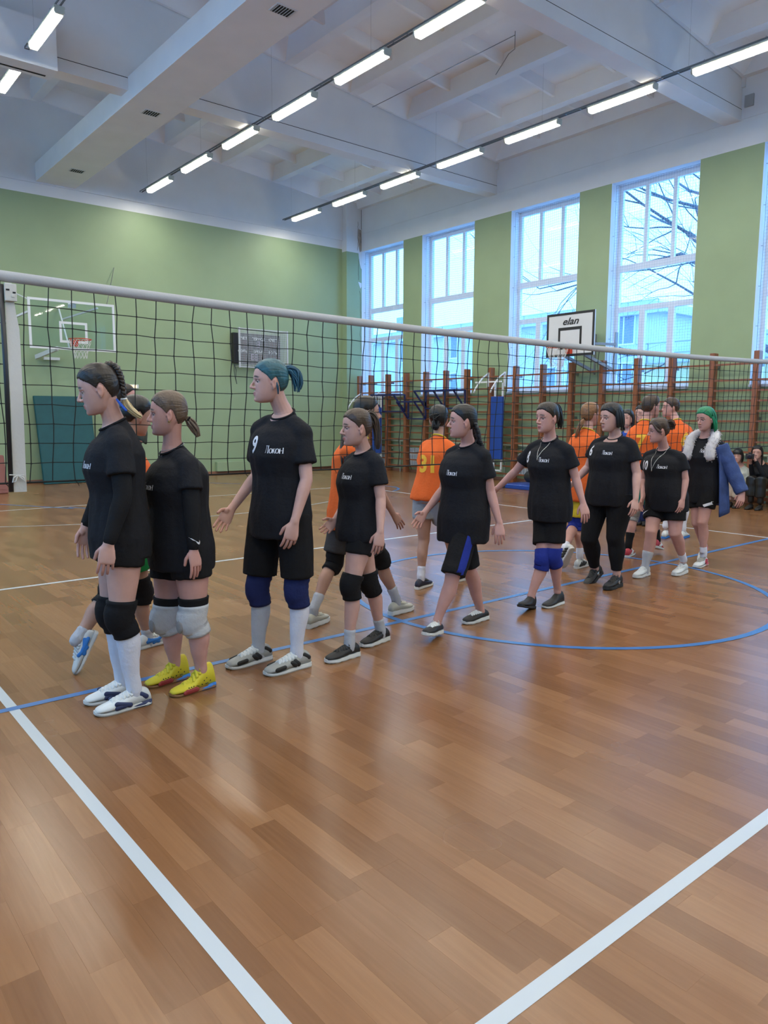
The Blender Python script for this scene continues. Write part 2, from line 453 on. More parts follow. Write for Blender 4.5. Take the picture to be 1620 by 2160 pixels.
# windows
for wi, (y0, y1) in enumerate(WINS):
    fx0, fx1 = XR + 0.30, XR + 0.37
    W = struct(MB().build('window_%d' % (wi + 1), M_frame))
    fr = MB()
    fw = 0.075
    fr.box(fx0, fx1, y0, y0 + fw, ZS + 0.05, ZH); fr.box(fx0, fx1, y1 - fw, y1, ZS + 0.05, ZH)
    fr.box(fx0, fx1, y0 + fw, y1 - fw, ZH - fw - 0.03, ZH); fr.box(fx0, fx1, y0 + fw, y1 - fw, ZS + 0.05, ZS + 0.05 + fw)
    z1a, z1b = 4.57, 4.71; z2a, z2b = 3.74, 3.85
    fr.box(fx0, fx1, y0 + fw, y1 - fw, z1a, z1b); fr.box(fx0, fx1, y0 + fw, y1 - fw, z2a, z2b)
    q = (y1 - y0)
    tops = [y0 + q * 0.345, y0 + q * 0.675 - 0.02]
    for t in tops: fr.box(fx0, fx1, t - 0.04, t + 0.04, z1b, ZH - fw - 0.03)
    lows = [y0 + q * 0.32, y0 + q * 0.66]
    for t in lows: fr.box(fx0 - 0.015, fx1, t - 0.065, t + 0.065, ZS + 0.05 + fw, z2a)
    fr.build('window_frame', M_frame, W)
    sl = MB(); sl.box(XR - 0.05, XR + 0.34, y0 + 0.002, y1 - 0.002, ZS + 0.002, ZS + 0.05); sl.build('window_sill', M_frame, W)
    gl = (fx0 + fx1) / 2
    def pane(a, c, za, zb):
        g = MB(); g.box(gl - 0.004, gl + 0.004, a, c, za, zb); g.build('pane', M_glass, W)
    ys = [y0 + fw] + [v for t in tops for v in (t - 0.04, t + 0.04)] + [y1 - fw]
    for i in range(0, 6, 2): pane(ys[i], ys[i + 1], z1b, ZH - fw - 0.03)
    pane(y0 + fw, y1 - fw, z2b, z1a)
    ys = [y0 + fw] + [v for t in lows for v in (t - 0.065, t + 0.065)] + [y1 - fw]
    for i in range(0, 6, 2): pane(ys[i], ys[i + 1], ZS + 0.05 + fw, z2a)
    if wi < 5:                                                # ball-stop net hung inside the reveal
        nb_ = MB(); xx = XR + 0.12; r_ = 0.0016
        rw = random.Random(wi)
        n1 = int((y1 - y0 - 0.06) / 0.055); n2 = int((ZH - ZS - 0.1) / 0.055)
        ph = rw.uniform(0, 6)
        def sagz(y, z): return 0.012 * math.sin(y * 9 + ph + z * 0.7)
        for i in range(n1 + 1):
            y = y0 + 0.03 + i * (y1 - y0 - 0.06) / n1
            nb_.bar((xx, y, ZS + 0.06), (xx, y, ZH - 0.03), 2 * r_)
        for j in range(n2 + 1):
            z = ZS + 0.06 + j * (ZH - 0.09 - ZS) / n2
            m_ = 6
            for i in range(m_):
                ya = y0 + 0.03 + (y1 - y0 - 0.06) * i / m_; yb = y0 + 0.03 + (y1 - y0 - 0.06) * (i + 1) / m_
                nb_.bar((xx, ya, z + sagz(ya, z)), (xx, yb, z + sagz(yb, z)), 2 * r_)
        no = nb_.build('ball_stop_net', M_net, W); no['kind'] = 'stuff'
        rp = MB()
        rp.tube([(xx, y0 + 0.03, ZS + 0.06), (xx, y0 + 0.03, ZH - 0.03), (xx, y1 - 0.03, ZH - 0.03), (xx, y1 - 0.03, ZS + 0.06)], 0.005, 5)
        for j in range(6):
            z = ZS + 0.4 + j * 0.7
            rp.bar((xx, y1 - 0.035, z), (xx - 0.03, y1 - 0.001, z), 0.008)
        rp.build('net_rope', M_tray, W)

for wi, (y0, y1) in enumerate(LWINS):        # windows of the opposite side, behind and left of the camera
    W = struct(MB().build('window_%d' % (wi + 20), M_frame)); xa, xb = XL - 0.2, XL - 0.13
    fr = MB(); fr.box(xa, xb, y0, y0 + .075, 2.5, 6.2); fr.box(xa, xb, y1 - .075, y1, 2.5, 6.2); fr.box(xa, xb, y0 + .075, y1 - .075, 6.1, 6.2); fr.box(xa, xb, y0 + .075, y1 - .075, 2.5, 2.6); fr.box(xa, xb, y0 + .075, y1 - .075, 4.4, 4.52)
    fr.build('window_frame', M_frame, W)
    for za, zb in ((2.6, 4.4), (4.52, 6.1)):
        g = MB(); g.box(XL - 0.169, XL - 0.161, y0 + .075, y1 - .075, za, zb); g.build('pane', M_glass, W)

# baseboards (red-brown)
M_base = mat('baseboard_brown', (0.26, 0.12, 0.075), 0.5, var=0.1)
b = MB(); b.box(XL, 12.45, YF - 0.025, YF - 0.0005, 0, 0.075); struct(b.build('baseboard_far', M_base))
b = MB(); b.box(XR - 0.025, XR - 0.0005, YB, 13.77, 0, 0.075); struct(b.build('baseboard_right', M_base))

# ceiling: sloping slab, gable beams, ribs
cx = [XL - 0.25, RX, XR + 0.45]
b = MB()
def zs(x): return 7.5 + 0.095 * min(XR - x, x - (2 * RX - XR)) + 0.30
for i in range(2):
    xa, xb = cx[i], cx[i + 1]
    b.hexa([(xa, YB - 0.3, zs(xa)), (xb, YB - 0.3, zs(xb)), (xb, YF + 0.3, zs(xb)), (xa, YF + 0.3, zs(xa)),
            (xa, YB - 0.3, zs(xa) + 0.2), (xb, YB - 0.3, zs(xb) + 0.2), (xb, YF + 0.3, zs(xb) + 0.2), (xa, YF + 0.3, zs(xa) + 0.2)])
ceil = struct(b.build('ceiling', M_ceil))
BEAMS = [8.50, 2.69, -3.15, -9.0]
for y in BEAMS:
    k = MB(); k.box(XL, XR, y, y + 0.31, 6.8, 6.985)
    for i in range(2):
        xa, xb = (XL, RX) if i == 0 else (RX, XR)
        y0, y1 = y + 0.012, y + 0.30
        k.hexa([(xa, y0, 6.985), (xb, y0, 6.985), (xb, y1, 6.985), (xa, y1, 6.985),
                (xa, y0, zs(xa)), (xb, y0, zs(xb)), (xb, y1, zs(xb)), (xa, y1, zs(xa))])
    bo = k.build('beam', M_ceil, ceil)
    g = MB(); g.box(XL + 0.01, XR - 0.01, y + 0.004, y + 0.02, 6.985, 6.997); g.build('joint_gap', M_dark, bo)
bays = [(8.81, 13.965), (3.0, 8.5), (-2.84, 2.69), (-8.7, -3.15)]
ribx = [XR - 1.32 - 1.5 * i for i in range(11)]
rib_mesh = {}
SLOPE = math.atan(0.095)
for (ya, yb) in bays:
    ln = yb - ya
    key = round(ln, 2)
    if key not in rib_mesh:
        k = MB()     # trapezoid longitudinal rib with sloping haunches at both ends
        wt, wb, h = 0.20, 0.10, 0.30
        k.hexa([(-wb, 0, -h), (wb, 0, -h), (wb, ln, -h), (-wb, ln, -h), (-wt, 0, 0.02), (wt, 0, 0.02), (wt, ln, 0.02), (-wt, ln, 0.02)])
        rib_mesh[key] = k.mesh('rib', M_ceil)
        k = MB()     # sloping end of a coffer
        k.hexa([(-0.72, 0, -0.30), (0.72, 0, -0.30), (0.72, 0.06, -0.30), (-0.72, 0.06, -0.30), (-0.72, 0, 0.02), (0.72, 0, 0.02), (0.72, 0.36, 0.02), (-0.72, 0.36, 0.02)])
        rib_mesh['end'] = k.mesh('coffer_end', M_ceil)
        k = MB()     # cross rib
        k.hexa([(-0.66, -0.03, -0.17), (0.66, -0.03, -0.17), (0.66, 0.03, -0.17), (-0.66, 0.03, -0.17), (-0.66, -0.09, 0.02), (0.66, -0.09, 0.02), (0.66, 0.09, 0.02), (-0.66, 0.09, 0.02)])
        rib_mesh['cross'] = k.mesh('cross_rib', M_ceil)
    for x in ribx + [XR - 0.05]:
        o = link('rib', rib_mesh[key], ceil, (x, ya, zs(x)))
    for x in ribx:
        xm = x + 0.75 if x < XR - 1.4 else x + 0.66
        sgn = SLOPE if xm > RX else -SLOPE
        o = link('coffer_end', rib_mesh['end'], ceil, (xm, ya, zs(xm))); o.rotation_euler = (0, sgn, 0)
        o = link('coffer_end', rib_mesh['end'], ceil, (xm, yb, zs(xm))); o.rotation_euler = (0, -sgn, PI)
        n = 4
        for i in range(1, n):
            o = link('cross_rib', rib_mesh['cross'], ceil, (xm, ya + ln * i / n, zs(xm))); o.rotation_euler = (0, sgn, 0)
# right-hand bearing pads under the beams
for y in BEAMS[:2]:
    k = MB(); k.box(XR - 0.06, XR, y - 0.05, y + 0.42, 7.35, 8.05); k.build('bearing', M_white, ceil)

# ventilation duct
D = thing('ventilation_duct', (4.52, 2.0, 6.63), 'long white boxed ventilation duct running under the ceiling, with three grilles', 'duct')
k = MB(); k.box(-0.42, 0.42, -15.5, 11.955, 0, 0.38); k.build('duct_casing', M_duct, D)
for y in (12.65, 8.72, 4.52):
    g = MB(); g.box(-0.15, 0.15, -0.115, 0.115, -0.008, 0.0)
    gg = g.build('grille', M_whitemetal, D, loc=(0.05, y - 2.0, 0))
    g = MB(); g.box(-0.13, 0.13, -0.095, 0.095, -0.0085, -0.006); g.build('opening', M_dark, gg)
    g = MB()
    for i in range(7): g.bar((-0.12 + 0.04 * i, -0.095, -0.011), (-0.12 + 0.04 * i, 0.095, -0.011), 0.006, 0.004)
    g.build('louvre', M_whitemetal, gg)
b = MB(); b.box(XL, 2.88, 8.1, 8.498, 6.62, 7.28)
D2 = tag(b.build('branch_duct', M_duct), 'white boxed branch duct against the ceiling beam at top left', 'duct')
g = MB(); g.box(XL + 0.1, 2.78, 8.36, 8.40, 6.615, 6.622); g.build('slot', M_dark, D2)
# ---------------------------------------------------------------- fluorescent rows
ROWS = [(10.36, 'window-side'), (6.41, 'middle'), (2.45, 'inner'), (-1.5, 'outer left')]
ORD = ['first', 'second', 'third', 'fourth', 'fifth', 'sixth', 'seventh', 'eighth', 'ninth', 'tenth', 'eleventh', 'twelfth', 'thirteenth', 'fourteenth']
def lamp_parts():
    ms = {}
    k = MB()
    prof = [(-0.065, 0.045), (0.065, 0.045), (0.07, 0.02), (0.055, 0.0), (-0.055, 0.0), (-0.07, 0.02)]
    for y0, y1 in ((-0.625, 0.625),):
        vs = [(x, y, z) for y in (y0, y1) for x, z in prof]
        k.add(vs, [tuple(reversed(range(6))), tuple(range(6, 12))] + [(i, (i + 1) % 6, (i + 1) % 6 + 6, i + 6) for i in range(6)])
    ms['housing'] = k.mesh('housing', M_lampbody)
    k = MB()
    prof = [(-0.06, 0.002), (-0.062, -0.025), (-0.045, -0.055), (0.045, -0.055), (0.062, -0.025), (0.06, 0.002)]
    y0, y1 = -0.60, 0.60
    vs = [(x, y, z) for y in (y0, y1) for x, z in prof]
    k.add(vs, [tuple(range(6)), tuple(reversed(range(6, 12)))] + [(i + 6, (i + 1) % 6 + 6, (i + 1) % 6, i) for i in range(6)])
    k.mi = [1 if abs(k.v[f[0]][2] - k.v[f[2]][2]) > .004 or abs(k.v[f[0]][1] - k.v[f[2]][1]) < .01 else 0 for f in k.f]
    ms['diffuser'] = k.mesh('diffuser', [M_lampglow, M_lampside])
    k = MB()
    for s in (-1, 1):
        vs = [(x * 1.02, y, z) for y in (s * 0.60, s * 0.628) for x, z in prof]
        k.add(vs, [tuple(range(6)), tuple(reversed(range(6, 12)))] + [(i + 6, (i + 1) % 6 + 6, (i + 1) % 6, i) for i in range(6)])
        ms['end_cap%d' % s] = k.mesh('end_cap', M_lampbody); k = MB()
    k = MB()          # wire guard
    for i in range(13):
        y = -0.6 + 0.1 * i
        pts = [(x * 1.12, y, z * 1.12) for x, z in prof]
        k.tube(pts, 0.0016, 4)
    for x, z in prof[1:5]: k.bar((x * 1.12, -0.6, z * 1.12), (x * 1.12, 0.6, z * 1.12), 0.003)
    ms['guard'] = k.mesh('wire_guard', M_tray)
    k = MB()
    for y in (-0.45, 0.45): k.tube([(-0.06, y, 0.0), (-0.068, y, 0.05), (0, y, 0.12), (0.068, y, 0.05), (0.06, y, 0.0)], 0.0022, 5)
    ms['hook'] = k.mesh('hook', M_tray)
    return ms
LM = lamp_parts()
for ri, (x, nm) in enumerate(ROWS):
    z = 6.73
    ylast = 8.3 if ri == 2 else None
    n = 0
    tr0 = 13.82 if ri < 2 else 8.07
    for j in range(14):
        y = 12.72 - 1.86 * j
        if ri == 2 and j == 0: continue
        n += 1
        t = thing('fluorescent_lamp', (x, y, z), 'caged fluorescent strip lamp in the %s ceiling row, %s from the far wall' % (nm, ORD[n - 1]), 'lamp', 'fluorescent strip lamps')
        for key, nmn in (('housing', 'housing'), ('diffuser', 'diffuser'), ('end_cap-1', 'end_cap'), ('end_cap1', 'end_cap'), ('guard', 'wire_guard'), ('hook', 'hook')):
            if key in ('guard',) and (ri == 3 or j > 7): continue
            link(nmn, LM[key], t)
    k = MB()
    for s in (-1, 1): k.bar((x + 0.03 * s, tr0, z + 0.075), (x + 0.03 * s, -13.0, z + 0.075), 0.008, 0.03)
    yy = tr0
    while yy > -13: k.bar((x - 0.03, yy, z + 0.066), (x + 0.03, yy, z + 0.066), 0.02, 0.006); yy -= 0.30
    if ri < 3: tr = tag(k.build('cable_tray', M_tray), 'narrow grey cable tray carrying the %s row of lamps' % nm, 'cable tray', 'lamp trays')
    else: tr = tag(k.build('cable_tray', M_tray), 'narrow grey cable tray carrying the outer left row of lamps', 'cable tray', 'lamp trays')
    g = MB()
    yy = tr0 - 0.4
    while yy > -13:
        g.bar((x, yy, z + 0.08), (x, yy, zs(x) + 0.02), 0.0015); yy -= 2.79
    g.build('hanger_wire', M_tray, tr)
b = MB(); b.tube([(8.62, 4.6, 7.0), (8.75, 4.45, 7.3), (8.95, 4.5, 7.45), (8.95, 4.5, 7.72)], 0.006, 5); b.bar((8.95, 4.5, 7.66), (8.95, 8.2, 7.66), 0.012, 0.008)
tag(b.build('ceiling_cable', M_tray), 'thin grey cable running along a ceiling rib beside the middle lamps', 'cable')
b = MB(); b.box(12.955, 12.999, 2.48, 2.64, 7.0, 7.2)
me = b.mesh('alarm_box', mat('grey_plastic', (0.33, 0.35, 0.36), 0.5)); bevel(me, 0.006)
o = tag(link('alarm_box', me), 'small grey box high on the white wall beside the ceiling beam', 'box')

# ---------------------------------------------------------------- volleyball net
NET = thing('volleyball_net', (4.5, 0, 1.17), 'black volleyball net with white top tape stretched across the hall', 'net')
NL = Matrix.Translation((-4.5, 0, -1.17))
def sag(x): return -0.062 * (1 - ((x - 4.5) / 4.5) ** 2) if 0 <= x <= 9 else 0.0
def ntop(x): return 2.250 + sag(x)
def nbot(x): return 1.192 - 0.02 * (1 - ((x - 4.5) / 4.5) ** 2)
def local(b):
    b.v = [(v[0] - 4.5, v[1], v[2] - 1.17) for v in b.v]; return b
X0, X1 = -0.30, 9.25
k = MB(); n = 60; vs = []; fs = []
for i in range(n + 1):
    x = X0 + (X1 - X0) * i / n; t = ntop(x)
    prof = [(-0.006, t - 0.052), (-0.012, t - 0.03), (-0.008, t), (0.008, t), (0.012, t - 0.03), (0.006, t - 0.052)]
    vs += [(x, y, z) for y, z in prof]
    if i:
        for q in range(6): fs.append((6 * i - 6 + q, 6 * i - 6 + (q + 1) % 6, 6 * i + (q + 1) % 6, 6 * i + q))
fs += [tuple(range(6)), tuple(reversed(range(6 * n, 6 * n + 6)))]
k.add(vs, fs); local(k).build('top_tape', M_tape, NET, smooth=True)
k = MB()
rn = random.Random(11)
DX = 0.1145
cols = []; x = 0.174 - 4 * DX
while x < 9.2: cols.append(x); x += DX
NR = 10
offs = {}
for i, x in enumerate(cols):
    for j in range(NR + 1):
        u = j / NR
        z = ntop(x) - 0.052 - (ntop(x) - 0.052 - nbot(x)) * u
        w = 0.010 * math.sin(i * 0.9 + j * 0.5) + rn.uniform(-0.004, 0.004)
        lean = -0.03 * u
        offs[i, j] = Vector((x + lean + (w if j not in (0, NR) else 0), rn.uniform(-.006, .006) + 0.01 * math.sin(i * .35) * math.sin(PI * u), z + (rn.uniform(-.004, .004) if 0 < j < NR else 0)))
RC = 0.0021
for i in range(len(cols)):
    for j in range(NR):
        k.bar(offs[i, j], offs[i, j + 1], 2 * RC)
        if 0 < j and i + 1 < len(cols): k.bar(offs[i, j], offs[i + 1, j], 2 * RC)
    if True:
        for j in range(1, NR):
            p = offs[i, j]; q = 0.0036
            k.box(p.x - q, p.x + q, p.y - q, p.y + q, p.z - q, p.z + q)
mo = local(k).build('net_mesh', M_netblack, NET); mo['kind'] = 'stuff'
k = MB(); k.tube([(X0 + (X1 - X0) * i / 60, 0, nbot(X0 + (X1 - X0) * i / 60)) for i in range(61)], 0.0055, 6)
for i in range(0, len(cols), 3):
    p = offs[i, NR]; k.tube([p, p + Vector((0.012, -0.004, -0.014)), p + Vector((0.02, 0.0, -0.03))], 0.002, 4)
local(k).build('bottom_rope', M_netblack, NET)
k = MB(); vs = []; fs = []
for i in range(15):
    u = i / 14; z = 2.19 - u * 1.045
    x0 = 0.078 - 0.012 * u; x1 = x0 + 0.032 + (0.028 * min(1, u * 6)) - 0.010 * math.exp(-((u - 0.12) / 0.06) ** 2)
    y = -0.012 + 0.004 * math.sin(u * 9)
    vs += [(x0, y, z), (x1, y - 0.003, z), (x1, y + 0.002, z), (x0, y + 0.005, z)]
    if i:
        for q in range(4): fs.append((4 * i - 4 + q, 4 * i - 4 + (q + 1) % 4, 4 * i + (q + 1) % 4, 4 * i + q))
fs += [(0, 1, 2, 3), (56, 59, 58, 57)]
k.add(vs, fs); st = local(k).build('side_tape', M_sidetape, NET)
k = MB(); k.tube([(0.062, -0.010, 2.18), (0.060, -0.010, 1.7), (0.052, -0.010, 1.148)], 0.0115, 10); local(k).build('side_rod', M_black, NET, smooth=True)
k = MB()
c0 = Vector((0.085, -0.022, 1.232))
k.tube([c0, c0 + Vector((-0.022, -.004, -0.012)), c0 + Vector((-0.028, -.006, -0.034)), c0 + Vector((-0.012, -.004, -0.030)), c0], 0.0032, 6)
k.tube([c0, c0 + Vector((0.018, -.004, -0.018)), c0 + Vector((0.032, -.006, -0.034)), c0 + Vector((0.026, -.004, -0.012)), c0], 0.0032, 6)
k.tube([c0 + Vector((-0.04, 0, 0.004)), c0, c0 + Vector((0.03, 0, -0.002))], 0.003, 6)
local(k).build('bow', M_cord, NET)
k = MB(); k.box(0.072, 0.128, -0.03, -0.016, 2.10, 2.185); k.box(0.10, 0.117, -0.034, -0.016, 2.118, 2.134)
me = local(k).mesh('hook_plate', M_sidetape); bevel(me, 0.004); link('hook_plate', me, NET)
k = MB(); k.box(0.078, 0.094, -0.0315, -0.0285, 2.150, 2.158); k.box(0.108, 0.122, -0.0315, -0.0285, 2.138, 2.146); local(k).build('hole', M_dark, NET)

# ---------------------------------------------------------------- wall bars
PX = 12.80
PY = [2.03 - 0.79, 2.03, 2.84, 3.66, 4.41, 5.23, 6.01, 6.80, 7.60, 8.38, 9.19, 9.95, 10.71, 11.50, 12.29, 13.06, 13.60, 0.45, -0.34, -1.13]
PY = sorted(PY)
WB = thing('wall_bars', (12.9, 6.0, 0), 'long run of varnished wooden wall bars in front of the windows', 'wall bars')
def post_mesh():
    k = MB(); k.box(-0.075, 0.075, -0.047, 0.047, 0.0, 2.72)
    return bevel(k.mesh('post', M_wood), 0.006, 1)
pm = post_mesh()
for y in PY:
    link('post', pm, WB, (PX - 12.9, y - 6.0, 0))
k = MB(); k.bar((0, 0.047, 0), (0, 0.74, 0), 0.042, 0.034); rm = k.mesh('rung', M_rung)
for i in range(len(PY) - 1):
    d = PY[i + 1] - PY[i] - 0.094
    for j in range(13):
        z = 2.50 - (0.0 if j == 0 else 0.10) - 0.185 * j
        if z < 0.12: continue
        o = link('rung', rm, WB, (PX - 12.9 + (-0.03 if j else -0.06), PY[i] - 6.0, z))
        o.scale = (1, d / 0.693, 1); o.location.y = PY[i] - 6.0 + 0.047 - 0.047 * d / 0.693
k = MB()
for y in PY:
    for z in (0.35, 1.5, 2.45): k.box(PX + 0.075 - 12.9, 0.099, y - 0.03 - 6, y + 0.03 - 6, z, z + 0.05)
k.each('bracket', M_tray, WB)

# pull-up frames hooked on the bars
def pullup(y0, y1, zt, lab, m=M_bluemetal):
    X = PX - 0.11; d = 0.42; h = 0.45
    t = thing('pull_up_frame', (X, (y0 + y1) / 2, zt), lab, 'pull-up bar')
    def L(p): return (p[0] - X, p[1] - (y0 + y1) / 2, p[2] - zt)
    w = 0.035
    k = MB(); k.bar(L((X - d, y0, zt)), L((X - d, y1, zt)), w); k.build('front_bar', m, t)
    k = MB(); k.bar(L((X, y0, zt - h)), L((X, y1, zt - h)), w); k.bar(L((X, y0, zt)), L((X, y1, zt)), w); k.each('rear_bar', m, t)
    for y in (y0, y1, (y0 + y1) / 2 if y1 - y0 > 1.2 else None):
        if y is None: continue
        k = MB(); k.bar(L((X - d, y, zt)), L((X, y, zt)), w); k.bar(L((X, y, zt)), L((X, y, zt - h)), w); k.build('side_arm', m, t)
        k = MB(); k.bar(L((X - d, y, zt)), L((X, y, zt - h)), w); k.build('brace', m, t)
pullup(11.45, 12.42, 2.13, 'navy steel pull-up frame on the wall bars nearest the corner')
pullup(10.60, 11.30, 1.93, 'navy steel pull-up frame hooked low on the wall bars, between two higher ones')
pullup(9.15, 10.6, 2.20, 'wide navy steel pull-up frame hooked high on the wall bars')
def whitebar(y0, y1, zt, lab):
    X = PX - 0.09; ym = (y0 + y1) / 2
    t = thing('multi_grip_bar', (X, ym, zt), lab, 'pull-up bar')
    def L(p): return (p[0] - X, p[1] - ym, p[2] - zt)
    k = MB(); k.bar(L((X - 0.28, y0, zt)), L((X - 0.28, y1, zt)), 0.035); k.build('cross_bar', M_whitemetal, t)
    for y in (y0 + 0.15, y1 - 0.15):
        k = MB(); k.tube([L((X, y, zt + 0.22)), L((X - 0.2, y, zt + 0.10)), L((X - 0.30, y, zt)), L((X - 0.42, y + 0.02, zt - 0.16)), L((X - 0.46, y + 0.03, zt - 0.26))], 0.02, 8); k.build('grip', M_whitemetal, t, smooth=True)
        k = MB(); k.bar(L((X, y, zt + 0.24)), L((X, y, zt - 0.1)), 0.05, 0.03); k.build('hook', M_whitemetal, t)
whitebar(7.72, 8.55, 2.36, 'white multi-grip pull-up bar above the blue pad in mid hall')
whitebar(12.45, 13.6, 1.98, 'white multi-grip pull-up bar at the corner end of the wall bars')
def backpad(yc, z0, z1, lab):
    X = PX - 0.14; w = 0.36
    t = thing('back_pad', (X, yc, z0), lab, 'exercise pad')
    k = MB(); k.box(-0.12, -0.045, -w / 2, w / 2, 0, z1 - z0)
    me = bevel(k.mesh('cushion', M_bluepad), 0.02, 3); link('cushion', me, t)
    k = MB()
    zb, zt2 = -0.27, z1 - z0 + 0.32
    for y in (-0.12, 0.12): k.bar((-0.03, y, zb), (-0.03, y, zt2), 0.035)
    k.bar((-0.03, -0.1375, zb), (-0.03, 0.1375, zb), 0.035)
    k.build('frame', M_whitemetal, t)
backpad(7.97, 0.53, 2.02, 'tall blue padded back board with white frame on the wall bars in mid hall')
backpad(12.52, 0.5, 1.79, 'blue padded back board on the wall bars near the corner')

# radiators and pipes behind the bars
M_rad = mat('radiator_white', (0.55, 0.58, 0.60), 0.5)
for n_, (y0, y1, lab) in enumerate([(10.9, 11.62, 'white ribbed radiator under the second window from the corner'), (12.35, 13.0, 'white ribbed radiator under the window nearest the corner'), (7.2, 7.6, 'small white radiator behind the wall bars beside the mid-hall pad'), (4.3, 5.2, 'white ribbed radiator under the fourth window')]):
    t = thing('radiator', (12.94, (y0 + y1) / 2, 0.18), lab, 'radiator', 'radiators under the windows')
    k = MB(); n = int((y1 - y0) / 0.09)
    for i in range(n): 
        y = y0 + 0.09 * i + 0.04 - (y0 + y1) / 2
        k.box(-0.045, 0.045, y - 0.035, y + 0.035, 0, 0.5)
    me = bevel(k.mesh('rib_section', M_rad), 0.012, 2); link('rib_section', me, t)
    k = MB(); k.bar((0, -(y1 - y0) / 2 - 0.1, 0.46), (0, (y1 - y0) / 2 + 0.1, 0.46), 0.03); k.bar((0, -(y1 - y0) / 2 + 0.05, -0.18), (0, -(y1 - y0) / 2 + 0.05, 0.02), 0.03); k.build('pipe', M_rad, t)
b = MB(); b.tube([(12.93, 13.5, 0.86), (12.93, 8.75, 0.86)], 0.022, 8); b.tube([(12.93, 8.6, 0.86), (12.93, 5.4, 0.86), (12.93, -3, 0.86)], 0.022, 8)
for y in (13.3, 11.9, 9.9, 8.0, 6.2, 3.6, 1.8): b.tube([(12.93, y, 0.86), (12.93, y, 0.0)], 0.018, 8)
for y in (12.6, 10.9, 9.1, 7.1, 5.4): b.tube([(12.93, y, 0.86), (12.96, y, 0.86), (12.997, y, 0.86)], 0.02, 6)
tag(b.build('heating_pipe', mat('pipe_paint', (0.42, 0.48, 0.38), 0.5)), 'painted heating pipe running low along the window wall', 'pipe')

# ---------------------------------------------------------------- backboards
def hoop(parent, c, out, rad=0.228, plate=True, wall_dist=0.15):
    out = Vector(out).normalized(); c = Vector(c); up = Vector((0, 0, 1)); side = out.cross(up)
    k = MB(); k.ring(c, up, rad, 0.010, 28, 6); o = k.build('rim', M_orange, parent, smooth=True)
    k = MB(); p0 = c - out * rad; p1 = c - out * (rad + wall_dist)
    for s in (-1, 1): k.bar(p0 + side * 0.07 * s + out * 0.06, p1 + side * 0.07 * s, 0.03, 0.012)
    vs0 = p1 - up * 0.12; k.bar(vs0, p1 + up * 0.03, 0.16, 0.02, up=out); k.bar(p0, p1 - up * 0.1, 0.02); k.build('rim_bracket', M_orange, parent)
    k = MB(); nn = 12
    lv = [(1.0, 0.0), (0.92, 0.07), (0.80, 0.15), (0.68, 0.23), (0.60, 0.31), (0.56, 0.40)]
    def P(i, j):
        a = 2 * PI * (i + 0.5 * (j % 2)) / nn; r_, z = lv[j]
        return c + (out * math.cos(a) + side * math.sin(a)) * rad * r_ - up * z
    for j in range(len(lv) - 1):
        for i in range(nn):
            if j % 2 == 0: a, b_ = (P(i, j), P(i, j + 1)), (P(i + 1, j), P(i, j + 1))
            else: a, b_ = (P(i, j), P(i, j + 1)), (P(i, j), P(i + 1, j + 1))
            k.bar(*a, 0.006); k.bar(*b_, 0.006)
    nt_ = k.build('basket_net', M_cord, parent); nt_['kind'] = 'stuff'

# glass board on the far wall
GB = thing('glass_backboard', (4.45, 13.0, 2.95), 'clear glass basketball backboard with white borders on the far wall', 'backboard')
def G(p): return (p[0] - 4.45, p[1] - 13.0, p[2] - 2.95)
k = MB(); k.box(-0.895, 0.895, -0.006, 0.006, 0.02, 1.04); k.build('glass_panel', M_glass, GB)
k = MB()
for (x0, x1, z0, z1) in ((-0.91, 0.91, 0.0, 0.05), (-0.91, 0.91, 1.0, 1.05), (-0.91, -0.86, 0.05, 1.0), (0.86, 0.91, 0.05, 1.0)): k.box(x0, x1, -0.012, 0.012, z0, z1)
k.each('border', M_whitemetal, GB)
k = MB()
for (x0, x1, z0, z1) in ((-0.295, 0.295, 0.15, 0.20), (-0.295, 0.295, 0.55, 0.60), (-0.295, -0.245, 0.20, 0.55), (0.245, 0.295, 0.20, 0.55)): k.box(x0, x1, -0.0125, -0.007, z0, z1)
k.build('target_square', M_whitemetal, GB)
k = MB()
k.bar((-0.9, 0.02, 0.75), (-1.45, 0.93, 0.45), 0.04); k.bar((0.55, 0.02, 0.95), (0.05, 0.93, 0.75), 0.035); k.bar((-0.35, 0.02, 0.02), (-0.55, 0.93, -0.12), 0.05, 0.09); k.bar((-0.4, 0.9, -0.14), (-0.05, 0.93, -0.14), 0.06)
k.bar((-0.1, 0.02, 0.05), (0.0, 0.97, 1.0), 0.03); k.bar((-0.88, 0.02, 1.0), (-1.2, 0.93, 1.35), 0.02)
k.each('support_arm', M_whitemetal, GB)
k = MB(); k.box(-0.08, 0.08, 0.006, 0.06, 0.90, 1.0); k.build('clamp', M_whitemetal, GB)
k = MB(); k.bar((0.75, 0.02, 1.02), (1.3, 0.97, 2.05), 0.012); k.build('stay_rod', M_tray, GB)
hoop(GB, (0.0, -0.42, 0.20), (0, -1, 0), wall_dist=0.18)

